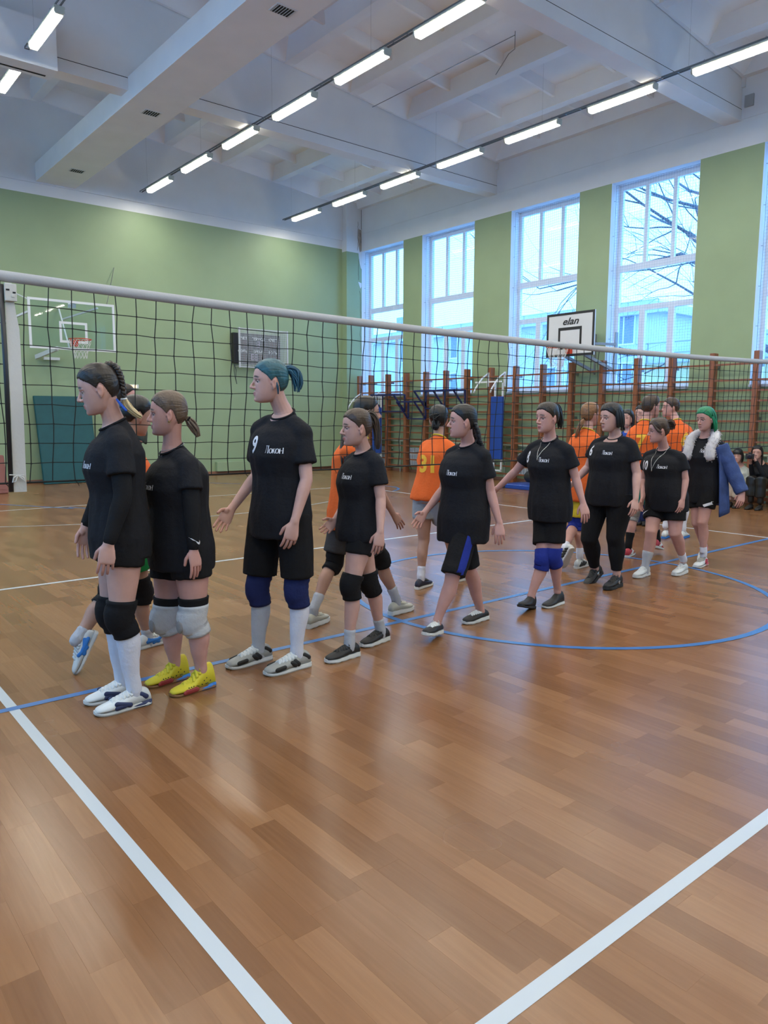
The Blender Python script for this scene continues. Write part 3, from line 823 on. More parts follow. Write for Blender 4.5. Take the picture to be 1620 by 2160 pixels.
# white board over the wall bars
BB = thing('white_backboard', (12.2, 5.66, 2.8), 'white basketball backboard with black border above the wall bars', 'backboard')
k = MB(); k.box(0, 0.035, -0.60, 0.60, 0.0, 0.90)
M_board = mat('board_white', (0.60, 0.62, 0.64), 0.45); k.build('board', M_board, BB)
k = MB(); bw = 0.05
for (y0, y1, z0, z1) in ((-0.6, 0.6, 0, bw), (-0.6, 0.6, 0.9 - bw, 0.9), (-0.6, -0.6 + bw, bw, 0.9 - bw), (0.6 - bw, 0.6, bw, 0.9 - bw)): k.box(-0.003, -0.0005, y0, y1, z0, z1)
for (y0, y1, z0, z1) in ((-0.295, 0.295, 0.54, 0.60), (-0.295, -0.245, 0.15, 0.54), (0.245, 0.295, 0.15, 0.54), (-0.245, 0.245, 0.15, 0.20)): k.box(-0.003, -0.0005, y0, y1, z0, z1)
k.build('black_border', M_black, BB)
me = text_mesh('elan', 0.20, 0.001, shear=0.35, sx=1.25, bold=0.004)
me.materials.append(M_black)
o = link('lettering', me, BB, (-0.003, 0.0, 0.715)); o.rotation_euler = (R(90), 0, R(-90))
k = MB()
M_steel = mat('grey_steel', (0.27, 0.29, 0.31), 0.4, metal=0.3)
for y in (-0.35, 0.15):
    k.bar((0.04, y, 0.25), (0.772, y - 0.25, 0.25), 0.05); k.bar((0.05, y, 0.02), (0.772, y - 0.25, -0.30), 0.06); k.bar((0.03, y, 0.02), (0.03, y, 0.8), 0.05)
k.bar((0.785, -0.6, 0.5), (0.785, -0.6, -0.35), 0.015, 0.10); k.bar((0.785, -0.1, 0.5), (0.785, -0.1, -0.35), 0.015, 0.10)
k.each('support_arm', M_steel, BB)
hoop(BB, (-0.40, 0.0, 0.17), (-1, 0, 0), wall_dist=0.165)

# ---------------------------------------------------------------- scoreboard, exit lamp
SB = thing('scoreboard', (9.5, 13.9, 2.83), 'black electronic scoreboard behind a white wire cage on the far wall', 'scoreboard')
k = MB(); k.box(-0.70, 0.73, -0.03, 0.095, 0.10, 0.89); k.build('cabinet', M_black, SB)
k = MB()
M_wire = mat('white_wire', (0.55, 0.57, 0.60), 0.5)
for i in range(40):
    x = -0.60 + 1.50 * i / 39; k.bar((x, -0.16, 0.0), (x, -0.16, 1.0), 0.010)
for j in range(18):
    z = 0.0 + 1.0 * j / 17; k.bar((-0.60, -0.156, z), (0.90, -0.156, z), 0.004)
k.build('wire_cage', M_wire, SB)['kind'] = 'stuff'
k = MB()
for x in (-0.60, 0.88): k.bar((x, -0.16, -0.02), (x, -0.16, 1.02), 0.035); 
for z in (0.0, 1.0): k.bar((-0.60, -0.16, z), (0.90, -0.16, z), 0.02)
for x in (-0.6, 0.88):
    for z in (0.02, 1.0): k.bar((x, -0.16, z), (x, 0.095, z), 0.015)
k.each('cage_frame', M_wire, SB)
M_ink = mat('white_ink', (0.75, 0.77, 0.80), 0.5)
for txt, x, z in (('СЧЕТ', -0.42, 0.76), ('ПЕРИОД', 0.05, 0.76), ('СЧЕТ', 0.50, 0.76), ('ФОЛЬI', -0.42, 0.42), ('ВРЕМЯ', 0.05, 0.42), ('ФОЛЬI', 0.50, 0.42)):
    me = text_mesh(txt, 0.095, 0.001, bold=0.002); me.materials.append(M_ink)
    o = link('lettering', me, SB, (x, -0.0315, z)); o.rotation_euler = (R(90), 0, 0)
M_led = mat('led_off', (0.10, 0.035, 0.03), 0.4)
M_ledpale = mat('led_pale', (0.42, 0.33, 0.50), 0.4)
def digit(x, z, w, h, m):
    k = MB(); t = w * 0.22
    for (x0, x1, z0, z1) in ((0, w, 0, t), (0, w, h / 2 - t / 2, h / 2 + t / 2), (0, w, h - t, h), (0, t, 0, h), (w - t, w, 0, h)):
        k.box(x + x0, x + x1, -0.034, -0.031, z + z0, z + z1)
    k.build('digit', m, SB)
for x in (-0.52, -0.40, 0.42, 0.54): digit(x, 0.55, 0.08, 0.15, M_led); digit(x, 0.20, 0.08, 0.15, M_led)
digit(0.0, 0.54, 0.09, 0.16, M_ledpale)
for x in (-0.18, -0.07): digit(x, 0.20, 0.09, 0.16, M_ledpale)
for x in (0.07, 0.18): digit(x, 0.20, 0.09, 0.16, M_led)
k = MB(); k.tube([(-0.68, -0.02, 0.08), (-0.70, -0.03, -0.1), (-0.67, -0.03, -0.3), (-0.62, -0.02, -0.45)], 0.008, 5); k.tube([(-0.68, -0.02, 0.08), (-0.64, -0.03, -0.1), (-0.66, -0.03, -0.3), (-0.62, -0.02, -0.45)], 0.008, 5)
k.build('cord', M_black, SB)
EX = thing('exit_lamp', (6.06, 13.99, 2.19), 'small white emergency exit lamp glowing yellow low on the far wall', 'lamp')
k = MB(); k.box(-0.17, 0.17, -0.05, 0.005, 0.0, 0.10); link('casing', bevel(k.mesh('casing', M_whitemetal), 0.01), EX)
k = MB()
M_glow = mat('exit_glow', (0.9, 0.6, 0.2), 0.4, emit=(1.0, 0.55, 0.15), estr=2.2)
for x in (-0.09, -0.03, 0.03, 0.09): k.box(x - 0.02, x + 0.02, -0.056, -0.051, 0.02, 0.08)
k.each('glowing_panel', M_glow, EX)

# ---------------------------------------------------------------- mats, bag, low things
def leaning_mat(x0, x1, h, yb, yt, th, m, lab, name='gym_mat'):
    t = thing(name, ((x0 + x1) / 2, yb, 0), lab, 'mat')
    w = (x1 - x0) / 2
    k = MB(); k.hexa([(-w, -th, 0.0), (w, -th, 0.0), (w, 0, 0.01), (-w, 0, 0.01), (-w - 0.04, yt - yb - th, h), (w - 0.02, yt - yb - th, h), (w - 0.02, yt - yb, h), (-w - 0.04, yt - yb, h)])
    me = bevel(k.mesh('cover', m), 0.03, 3); link('cover', me, t)
    k = MB(); k.bar((-w, -th - 0.001, 0.09), (w, -th - 0.001, 0.09), 0.004); k.bar((-w - 0.03, yt - yb - th - 0.002, h - 0.06), (w - 0.03, yt - yb - th - 0.002, h - 0.06), 0.004); k.build('seam', m, t)
leaning_mat(3.80, 5.02, 1.97, 13.55, 13.88, 0.10, M_teal, 'tall teal gym mat leaning against the far wall')
M_standin = mat('stand_in_red', (0.22, 0.075, 0.06), 0.55, var=0.05)
leaning_mat(2.2, 2.72, 0.75, 12.1, 12.25, 0.22, M_standin, 'reddish block standing in for a player limb at the left edge of the frame', 'limb_stand_in')  # made-up block in place of a passing player's blurred limb
t = thing('crash_mat', (11.75, 6.35, 0), 'low blue gym mat on the floor below the wall bars', 'mat')
k = MB(); k.box(-0.35, 0.35, -1.0, 0.42, 0, 0.10); link('cover', bevel(k.mesh('cover', M_bluepad), 0.025, 3), t)
k = MB(); k.box(-0.352, 0.352, 0.28, 0.33, 0.0, 0.103); k.build('strap', M_black, t)
t = thing('sports_bag', (11.85, 6.0, 0.10), 'black sports bag lying on the blue floor mat', 'bag')
M_bag = mat('black_nylon', (0.012, 0.012, 0.014), 0.6, bump=0.2, bscale=15)
k = MB(); n = 12; vs = []; fs = []
pr = [(-0.42, 0.55), (-0.36, 0.85), (-0.15, 1.0), (0.15, 1.0), (0.36, 0.85), (0.42, 0.55)]
for y, s_ in pr: vs += [(0.16 * s_ * math.cos(2 * PI * i / n), y, 0.15 + 0.15 * s_ * max(-1, math.sin(2 * PI * i / n))) for i in range(n)]
for j in range(len(pr) - 1): fs += [(j * n + i, j * n + (i + 1) % n, (j + 1) * n + (i + 1) % n, (j + 1) * n + i) for i in range(n)]
fs += [tuple(range(n)), tuple(reversed(range((len(pr) - 1) * n, len(pr) * n)))]
k.add(vs, fs); k.build('bag_body', M_bag, t, smooth=True)
k = MB(); k.tube([(-0.06, -0.2, 0.29), (-0.1, -0.12, 0.36), (-0.1, 0.12, 0.36), (-0.06, 0.2, 0.29)], 0.012, 6); k.build('handle', M_bag, t)
t = thing('towel', (11.83, 5.88, 0.405), 'folded white towel on top of the black sports bag', 'towel')
k = MB(); k.hexa([(-0.1, -0.18, 0), (0.1, -0.18, 0), (0.1, 0.22, 0), (-0.1, 0.22, 0), (-0.08, -0.16, 0.11), (0.08, -0.16, 0.11), (0.08, 0.05, 0.11), (-0.08, 0.05, 0.11)])
link('folded_cloth', bevel(k.mesh('folded_cloth', M_cord), 0.02, 3), t)
# sloped plinth along the far wall, socket panel
t = thing('wall_plinth', (10.3, 14.0, 0), 'low green boxed plinth along the foot of the far wall', 'plinth')
k = MB(); k.box(-2.05, 2.0, -0.12, -0.0005, 0.076, 0.32); k.build('casing', M_green, t)
k = MB(); k.box(-0.62, -0.2, -0.124, -0.121, 0.1, 0.26); k.build('hatch', mat('green_paint_dark', (0.22, 0.33, 0.15), 0.5), t)
# bench at the right
t = thing('gym_bench', (12.45, 1.75, 0), 'low wooden gym bench along the wall bars at right', 'bench')
k = MB(); k.box(-0.14, 0.14, -1.6, 0.75, 0.23, 0.27); link('seat', bevel(k.mesh('seat', M_wood), 0.008, 1), t)
for y in (-1.4, 0.55):
    k = MB(); k.hexa([(-0.14, y - 0.03, 0), (0.14, y - 0.03, 0), (0.14, y + 0.03, 0), (-0.14, y + 0.03, 0), (-0.08, y - 0.03, 0.23), (0.08, y - 0.03, 0.23), (0.08, y + 0.03, 0.23), (-0.08, y + 0.03, 0.23)]); k.build('leg', M_wood, t)
k = MB(); k.box(-0.02, 0.02, -1.4, 0.55, 0.10, 0.16); k.build('stretcher', M_wood, t)

# ---------------------------------------------------------------- outdoors
M_bld = mat('pale_render', (0.50, 0.50, 0.60), 0.8, var=0.06, vscale=0.6)
M_bldy = mat('yellow_render', (0.72, 0.62, 0.36), 0.8)
M_roof = mat('metal_roof', (0.34, 0.36, 0.44), 0.5)
M_snow = mat('snow_ground', (0.70, 0.74, 0.80), 0.8)
b = MB(); b.box(13.6, 80, -60, 90, -1.2, -1.0); b.box(-80, -5.0, -60, 90, -1.2, -1.0); struct(b.build('ground', M_snow))
def building(x0, x1, y0, y1, h, lab, m, nwin, roof=True):
    t = thing('building', ((x0 + x1) / 2, (y0 + y1) / 2, -1.0), lab, 'building')
    w, d = (x1 - x0) / 2, (y1 - y0) / 2
    k = MB(); k.box(-w, w, -d, d, 0, h); k.build('wall', m, t)
    if roof:
        k = MB(); k.hexa([(-w - .5, -d - .5, h), (w + .5, -d - .5, h), (w + .5, d + .5, h), (-w - .5, d + .5, h), (-w + 2, -d + 2, h + 1.2), (w - 2, -d + 2, h + 1.2), (w - 2, d - 2, h + 1.2), (-w + 2, d - 2, h + 1.2)]); rf = k.build('roof', M_roof, t)
        k = MB(); k.box(-1, -0.3, -1, -0.2, h + 0.5, h + 3); k.box(-w + 1.0, -w + 1.25, 2, 2.25, h, h + 2.4); k.build('chimney', M_roof, rf)
        k = MB()
        for z in (h + 0.35, h + 0.75): k.bar((-w - .45, -d, z), (-w - .45, d, z), 0.05)
        yy = -d
        while yy < d: k.bar((-w - .45, yy, h), (-w - .45, yy, h + .75), 0.05); yy += 2
        k.build('railing', M_roof, rf)
    wm = MB(); wm.box(-0.04, 0.0, -0.7, 0.7, 0, 1.8); wme = wm.mesh('window', mat('dark_glass', (0.16, 0.20, 0.27), 0.15))
    wm = MB(); wm.box(-0.05, 0.0, -0.8, 0.8, -0.1, 0.0); wm.box(-0.05, 0, -0.8, -0.7, 0, 1.8); wm.box(-0.05, 0, 0.7, 0.8, 0, 1.8); wm.box(-0.05, 0, -0.8, 0.8, 1.8, 1.9); wm.box(-0.05, 0, -0.04, 0.04, 0, 1.8); fme = wm.mesh('window_frame', M_frame)
    for i in range(nwin):
        for zl in range(1, int(h), 3):
            y = -d + (i + 0.5) * 2 * d / nwin
            o = link('window', wme, t, (-w, y, zl)); link('window_frame', fme, o)
building(40, 52, 20, 80, 8.6, 'long pale building with a railed flat roof seen through the far windows', M_bld, 12)
building(26, 40, 2.0, 12.5, 4.6, 'low yellow building behind the tree, seen through the fourth window', M_bldy, 3)

# bare tree outside the fourth and fifth windows
TR = thing('bare_tree', (24.0, 3.2, -1.0), 'leafless winter tree outside the fourth window', 'tree')
M_bark = mat('wet_bark', (0.10, 0.10, 0.13), 0.9, bump=0.3, bscale=10)
k = MB(); rt = random.Random(21); twigs = MB()
def branch(mb, p, d, ln, r, depth):
    pts = [Vector(p)]; q = Vector(p); dd = Vector(d).normalized(); n = 5
    for i in range(n):
        dd = (dd + Vector((rt.uniform(-.16, .16), rt.uniform(-.2, .2), rt.uniform(-.12, .15)))).normalized()
        q = q + dd * ln / n; pts.append(q.copy())
    rs = [r * (1 - 0.5 * i / n) for i in range(n + 1)]
    (k if depth < 2 else twigs).tube(pts, rs, 7 if depth < 2 else 4)
    if depth >= 6 or r < 0.004: return
    nb = 4 if depth < 3 else 3
    for i in range(nb):
        t_ = rt.uniform(0.3, 1.0); ii = min(n, int(t_ * n) + 1)
        a = dd.orthogonal().normalized(); a.rotate(Matrix.Rotation(rt.uniform(0, 2 * PI), 3, dd))
        nd = (dd * rt.uniform(0.5, 0.9) + a * rt.uniform(0.5, 0.9) + Vector((0, 0, 0.12))).normalized()
        branch(mb, pts[ii], nd, ln * rt.uniform(0.55, 0.75), rs[ii] * rt.uniform(0.5, 0.68), depth + 1)
k.tube([(0, 0, 0), (0.05, -0.1, 2.0), (-0.05, 0.1, 4.2), (0.1, 0.0, 6.5), (0.0, 0.3, 9.0)], [0.34, 0.28, 0.24, 0.18, 0.12], 9)
for (z, dx, dy, dz, ln, r_) in ((3.0, -0.3, 0.9, 0.35, 6.4, 0.15), (4.2, -0.2, 0.9, 0.6, 7.0, 0.17), (5.2, -.3, 0.95, 0.3, 6.6, 0.15), (6.0, -0.4, 0.8, 0.75, 6.4, 0.15), (4.6, -0.5, -0.8, 0.6, 4.2, 0.12), (6.8, -0.2, 0.8, 0.9, 5.6, 0.13), (7.5, 0.2, -0.7, 0.8, 4, 0.1), (8.6, -0.3, 0.7, 0.8, 4.8, 0.11), (3.8, -0.7, 0.5, 0.4, 5.0, 0.10)):
    branch(k, (0, 0.05, z), (dx, dy, dz), ln, r_, 1)
k.build('trunk', M_bark, TR, smooth=True)
tw = twigs.build('twigs', M_bark, TR, smooth=True); tw['kind'] = 'stuff'
# joints of every figure in metres (x, y, z)
JT = {
'braid': ((0.481, -0.269), 180, {'head': (0.419, -0.282, 1.666), 'neck': (0.498, -0.275, 1.497), 'ls': (0.460, -0.431, 1.424), 'le': (0.451, -0.491, 1.109), 'lw': (0.362, -0.509, 0.913), 'lh': (0.340, -0.508, 0.781), 'rs': (0.544, -0.121, 1.440), 're': (0.495, -0.051, 1.118), 'rw': (0.390, -0.087, 0.948), 'rh': (0.371, -0.087, 0.791), 'lhip': (0.497, -0.364, 0.884), 'lk': (0.455, -0.381, 0.505), 'la': (0.510, -0.372, 0.106), 'lt': (0.292, -0.373, 0.033), 'rhip': (0.515, -0.191, 0.872), 'rk': (0.471, -0.196, 0.489), 'ra': (0.516, -0.184, 0.104), 'rt': (0.322, -0.193, 0.035)}),
'light': ((0.841, -0.237), 180, {'head': (0.793, -0.255, 1.545), 'neck': (0.829, -0.232, 1.361), 'ls': (0.841, -0.407, 1.303), 'le': (0.826, -0.462, 1.054), 'lw': (0.810, -0.500, 0.836), 'lh': (0.821, -0.514, 0.711), 'rs': (0.857, -0.074, 1.293), 're': (0.850, -0.034, 1.039), 'rw': (0.801, -0.064, 0.798), 'rh': (0.782, -0.064, 0.662), 'lhip': (0.864, -0.347, 0.790), 'lk': (0.866, -0.366, 0.415), 'la': (0.904, -0.356, 0.106), 'lt': (0.706, -0.366, 0.025), 'rhip': (0.844, -0.138, 0.762), 'rk': (0.803, -0.138, 0.380), 'ra': (0.850, -0.132, 0.086), 'rt': (0.662, -0.146, -0.012)}),
'teal': ((1.451, -0.273), 180, {'head': (1.405, -0.300, 1.735), 'neck': (1.501, -0.304, 1.554), 'ls': (1.538, -0.461, 1.468), 'le': (1.524, -0.507, 1.183), 'lw': (1.426, -0.527, 0.928), 'lh': (1.389, -0.516, 0.788), 'rs': (1.436, -0.129, 1.482), 're': (1.469, -0.025, 1.160), 'rw': (1.272, -0.056, 0.970), 'rh': (1.169, -0.085, 0.860), 'lhip': (1.505, -0.406, 0.812), 'lk': (1.508, -0.426, 0.496), 'la': (1.514, -0.399, 0.095), 'lt': (1.293, -0.399, 0.035), 'rhip': (1.448, -0.172, 0.797), 'rk': (1.390, -0.167, 0.481), 'ra': (1.395, -0.139, 0.054), 'rt': (1.163, -0.150, -0.004)}),
'four': ((2.002, -0.352), 180, {'head': (1.974, -0.392, 1.464), 'neck': (2.044, -0.384, 1.322), 'ls': (2.032, -0.535, 1.275), 'le': (2.042, -0.565, 1.004), 'lw': (1.990, -0.621, 0.830), 'lh': (1.962, -0.623, 0.672), 'rs': (2.055, -0.233, 1.261), 're': (2.071, -0.201, 0.984), 'rw': (1.930, -0.230, 0.866), 'rh': (1.824, -0.240, 0.793), 'lhip': (1.993, -0.435, 0.782), 'lk': (1.896, -0.448, 0.483), 'la': (1.886, -0.440, 0.092), 'lt': (1.686, -0.440, 0.019), 'rhip': (2.051, -0.300, 0.759), 'rk': (2.132, -0.339, 0.449), 'ra': (2.256, -0.303, 0.081), 'rt': (2.063, -0.324, -0.003)}),
'five': ((2.917, -0.386), 180, {'head': (2.881, -0.430, 1.502), 'neck': (2.954, -0.423, 1.351), 'ls': (2.949, -0.588, 1.290), 'le': (3.013, -0.601, 0.986), 'lw': (3.024, -0.673, 0.801), 'lh': (3.004, -0.703, 0.672), 'rs': (2.956, -0.255, 1.284), 're': (2.939, -0.189, 0.984), 'rw': (2.770, -0.179, 0.844), 'rh': (2.653, -0.182, 0.730), 'lhip': (2.924, -0.483, 0.679), 'lk': (2.741, -0.510, 0.442), 'la': (2.640, -0.459, 0.114), 'lt': (2.497, -0.516, 0.052), 'rhip': (2.957, -0.336, 0.667), 'rk': (3.013, -0.393, 0.443), 'ra': (3.196, -0.355, 0.069), 'rt': (2.979, -0.359, 0.004)}),
'eight': ((3.900, -0.338), 180, {'head': (3.865, -0.393, 1.529), 'neck': (3.933, -0.379, 1.368), 'ls': (3.941, -0.559, 1.298), 'le': (3.998, -0.600, 1.034), 'lw': (3.994, -0.672, 0.872), 'lh': (3.978, -0.715, 0.762), 'rs': (3.928, -0.203, 1.302), 're': (3.897, -0.046, 1.065), 'rw': (3.824, 0.069, 0.941), 'rh': (3.761, 0.111, 0.881), 'lhip': (3.930, -0.465, 0.690), 'lk': (3.900, -0.475, 0.433), 'la': (4.038, -0.423, 0.135), 'lt': (3.844, -0.429, 0.055), 'rhip': (3.957, -0.319, 0.679), 'rk': (3.842, -0.426, 0.413), 'ra': (3.755, -0.379, 0.106), 'rt': (3.548, -0.433, 0.057)}),
'six': ((4.995, -0.278), 180, {'head': (4.911, -0.271, 1.530), 'neck': (4.994, -0.276, 1.370), 'ls': (4.985, -0.452, 1.324), 'le': (5.012, -0.502, 1.029), 'lw': (4.937, -0.545, 0.827), 'lh': (4.896, -0.559, 0.702), 'rs': (4.991, -0.081, 1.318), 're': (5.000, 0.015, 1.033), 'rw': (4.879, 0.071, 0.933), 'rh': (4.820, 0.105, 0.880), 'lhip': (4.987, -0.366, 0.735), 'lk': (4.934, -0.360, 0.472), 'la': (4.983, -0.360, 0.127), 'lt': (4.792, -0.374, 0.033), 'rhip': (4.972, -0.143, 0.715), 'rk': (4.866, -0.133, 0.437), 'ra': (5.037, -0.090, 0.120), 'rt': (4.840, -0.093, 0.003)}),
'ten': ((5.806, -0.312), 180, {'head': (5.689, -0.283, 1.410), 'neck': (5.794, -0.290, 1.241), 'ls': (5.797, -0.477, 1.184), 'le': (5.831, -0.518, 0.906), 'lw': (5.758, -0.532, 0.771), 'lh': (5.718, -0.533, 0.643), 'rs': (5.799, -0.119, 1.183), 're': (5.776, -0.106, 0.912), 'rw': (5.647, -0.182, 0.762), 'rh': (5.591, -0.191, 0.664), 'lhip': (5.816, -0.429, 0.652), 'lk': (5.776, -0.464, 0.438), 'la': (6.017, -0.431, 0.145), 'lt': (5.820, -0.437, 0.038), 'rhip': (5.817, -0.230, 0.632), 'rk': (5.650, -0.289, 0.438), 'ra': (5.628, -0.251, 0.070), 'rt': (5.412, -0.257, -0.022)}),
'green': ((6.639, -0.304), 180, {'head': (6.554, -0.293, 1.523), 'neck': (6.623, -0.272, 1.347), 'ls': (6.621, -0.438, 1.284), 'le': (6.665, -0.557, 0.993), 'lw': (6.672, -0.668, 0.784), 'lh': (6.643, -0.671, 0.719), 'rs': (6.629, -0.114, 1.254), 're': (6.736, -0.016, 0.933), 'rw': (6.705, -0.034, 0.730), 'rh': (6.666, -0.056, 0.632), 'lhip': (6.617, -0.351, 0.687), 'lk': (6.517, -0.350, 0.462), 'la': (6.569, -0.353, 0.142), 'lt': (6.377, -0.369, 0.023), 'rhip': (6.638, -0.212, 0.673), 'rk': (6.581, -0.256, 0.441), 'ra': (6.917, -0.171, 0.155), 'rt': (6.789, -0.214, 0.019)}),
'stride': ((2.472, 0.235), 0, {'head': (2.576, 0.247, 1.560), 'neck': (2.497, 0.254, 1.410), 'ls': (2.555, 0.371, 1.317), 'le': (2.494, 0.381, 0.994), 'lw': (2.475, 0.436, 0.790), 'lh': (2.458, 0.449, 0.661), 'rs': (2.317, 0.154, 1.312), 're': (2.545, 0.127, 1.064), 'rw': (2.715, 0.110, 0.805), 'rh': (2.845, 0.110, 0.655), 'lhip': (2.439, 0.350, 0.657), 'lk': (2.336, 0.362, 0.437), 'la': (2.112, 0.304, 0.130), 'lt': (2.242, 0.358, -0.023), 'rhip': (2.393, 0.205, 0.669), 'rk': (2.671, 0.207, 0.450), 'ra': (2.815, 0.188, 0.114), 'rt': (3.000, 0.216, -0.025)}),
'thirtyone': ((3.630, 0.688), 25, {'head': (3.717, 0.683, 1.508), 'neck': (3.680, 0.641, 1.359), 'ls': (3.645, 0.781, 1.293), 'le': (3.662, 0.834, 1.043), 'lw': (3.800, 0.885, 0.836), 'lh': (3.860, 0.883, 0.744), 'rs': (3.711, 0.505, 1.288), 're': (3.810, 0.470, 1.037), 'rw': (3.984, 0.488, 0.857), 'rh': (4.086, 0.494, 0.763), 'lhip': (3.610, 0.753, 0.709), 'lk': (3.628, 0.761, 0.425), 'la': (3.567, 0.729, 0.115), 'lt': (3.739, 0.785, -0.047), 'rhip': (3.654, 0.620, 0.710), 'rk': (3.899, 0.708, 0.404), 'ra': (4.089, 0.721, 0.042), 'rt': (4.323, 0.756, -0.094)}),
'blond': ((5.515, 0.428), 10, {'head': (5.584, 0.409, 1.557), 'neck': (5.534, 0.401, 1.405), 'ls': (5.535, 0.555, 1.344), 'le': (5.522, 0.581, 1.075), 'lw': (5.626, 0.605, 0.820), 'lh': (5.655, 0.596, 0.694), 'rs': (5.510, 0.279, 1.341), 're': (5.533, 0.239, 1.067), 'rw': (5.610, 0.302, 0.819), 'rh': (5.627, 0.309, 0.711), 'lhip': (5.510, 0.501, 0.672), 'lk': (5.473, 0.475, 0.431), 'la': (5.205, 0.385, 0.235), 'lt': (5.221, 0.440, 0.030), 'rhip': (5.497, 0.387, 0.674), 'rk': (5.489, 0.428, 0.435), 'ra': (5.468, 0.395, 0.145), 'rt': (5.666, 0.429, -0.045)}),
'darkboy': ((6.545, 0.393), 25, {'head': (6.617, 0.351, 1.649), 'neck': (6.554, 0.378, 1.489), 'ls': (6.514, 0.501, 1.410), 'le': (6.502, 0.515, 1.148), 'lw': (6.622, 0.542, 0.903), 'lh': (6.659, 0.535, 0.784), 'rs': (6.581, 0.276, 1.397), 're': (6.606, 0.242, 1.130), 'rw': (6.702, 0.275, 0.916), 'rh': (6.724, 0.276, 0.799), 'lhip': (6.539, 0.423, 0.756), 'lk': (6.518, 0.458, 0.435), 'la': (6.417, 0.433, 0.138), 'lt': (6.608, 0.502, -0.045), 'rhip': (6.577, 0.319, 0.762), 'rk': (6.713, 0.325, 0.433), 'ra': (6.723, 0.270, 0.181), 'rt': (6.942, 0.332, 0.040)}),
'gingerboy': ((8.045, 0.761), 60, {'head': (7.994, 0.924, 1.656), 'neck': (8.003, 0.837, 1.495), 'ls': (7.870, 0.885, 1.423), 'le': (7.833, 0.888, 1.156), 'lw': (7.950, 0.909, 0.911), 'lh': (7.992, 0.908, 0.800), 'rs': (8.157, 0.750, 1.405), 're': (8.213, 0.714, 1.135), 'rw': (8.294, 0.757, 0.905), 'rh': (8.305, 0.768, 0.781), 'lhip': (7.954, 0.818, 0.753), 'lk': (7.982, 0.856, 0.444), 'la': (7.930, 0.863, 0.165), 'lt': (8.055, 0.901, 0.037), 'rhip': (8.104, 0.760, 0.749), 'rk': (8.118, 0.736, 0.433), 'ra': (8.084, 0.708, 0.144), 'rt': (8.214, 0.738, 0.005)}),
'bluewoman': ((8.175, 1.531), 200, {'head': (8.088, 1.597, 1.515), 'neck': (8.140, 1.587, 1.368), 'ls': (8.151, 1.475, 1.313), 'le': (8.177, 1.450, 1.058), 'lw': (8.109, 1.410, 0.846), 'lh': (8.092, 1.401, 0.738), 'rs': (8.135, 1.690, 1.309), 're': (8.124, 1.692, 1.050), 'rw': (8.066, 1.636, 0.835), 'rh': (8.052, 1.621, 0.726), 'lhip': (8.167, 1.508, 0.773), 'lk': (8.156, 1.489, 0.419), 'la': (8.184, 1.482, 0.077), 'lt': (8.003, 1.402, 0.032), 'rhip': (8.147, 1.611, 0.768), 'rk': (8.139, 1.588, 0.411), 'ra': (8.166, 1.581, 0.068), 'rt': (7.986, 1.499, 0.022)}),
'palewoman': ((8.850, 1.697), 190, {'head': (8.748, 1.794, 1.581), 'neck': (8.797, 1.785, 1.420), 'ls': (8.777, 1.650, 1.355), 'le': (8.809, 1.625, 1.074), 'lw': (8.744, 1.588, 0.842), 'lh': (8.728, 1.580, 0.729), 'rs': (8.825, 1.905, 1.350), 're': (8.809, 1.903, 1.064), 'rw': (8.754, 1.849, 0.828), 'rh': (8.741, 1.835, 0.713), 'lhip': (8.811, 1.699, 0.766), 'lk': (8.801, 1.679, 0.378), 'la': (8.828, 1.669, 0.019), 'lt': (8.654, 1.598, -0.033), 'rhip': (8.813, 1.821, 0.759), 'rk': (8.806, 1.796, 0.368), 'ra': (8.833, 1.786, 0.005), 'rt': (8.659, 1.714, -0.047)}),
'leader': ((0.756, 0.500), 0, {'head': (0.913, 0.486, 1.530), 'neck': (0.844, 0.479, 1.389), 'ls': (0.898, 0.629, 1.314), 'le': (0.996, 0.690, 1.042), 'lw': (1.093, 0.686, 1.085), 'lh': (1.159, 0.678, 1.146), 'rs': (0.753, 0.321, 1.315), 're': (0.820, 0.279, 1.071), 'rw': (0.964, 0.310, 0.955), 'rh': (1.063, 0.328, 0.900), 'lhip': (0.869, 0.560, 0.706), 'lk': (0.939, 0.588, 0.377), 'la': (0.974, 0.593, 0.046), 'lt': (1.094, 0.629, -0.093), 'rhip': (0.784, 0.390, 0.723), 'rk': (0.649, 0.395, 0.420), 'ra': (0.445, 0.350, 0.211), 'rt': (0.364, 0.361, -0.000)}),
'official': ((2.042, 3.955), 330, {'head': (2.143, 3.909, 1.738), 'neck': (2.117, 3.927, 1.581), 'ls': (2.081, 4.150, 1.508), 'le': (2.078, 4.204, 1.230), 'lw': (2.104, 4.043, 1.105), 'lh': (2.119, 3.993, 1.028), 'rs': (2.149, 3.707, 1.500), 're': (2.178, 3.605, 1.296), 'rw': (2.224, 3.717, 1.596), 'rh': (2.213, 3.785, 1.682), 'lhip': (2.078, 4.047, 0.818), 'lk': (2.062, 4.048, 0.422), 'la': (2.050, 4.057, 0.049), 'lt': (2.082, 4.008, -0.012), 'rhip': (2.102, 3.828, 0.831), 'rk': (2.086, 3.830, 0.433), 'ra': (2.075, 3.838, 0.066), 'rt': (2.106, 3.789, 0.006)}),
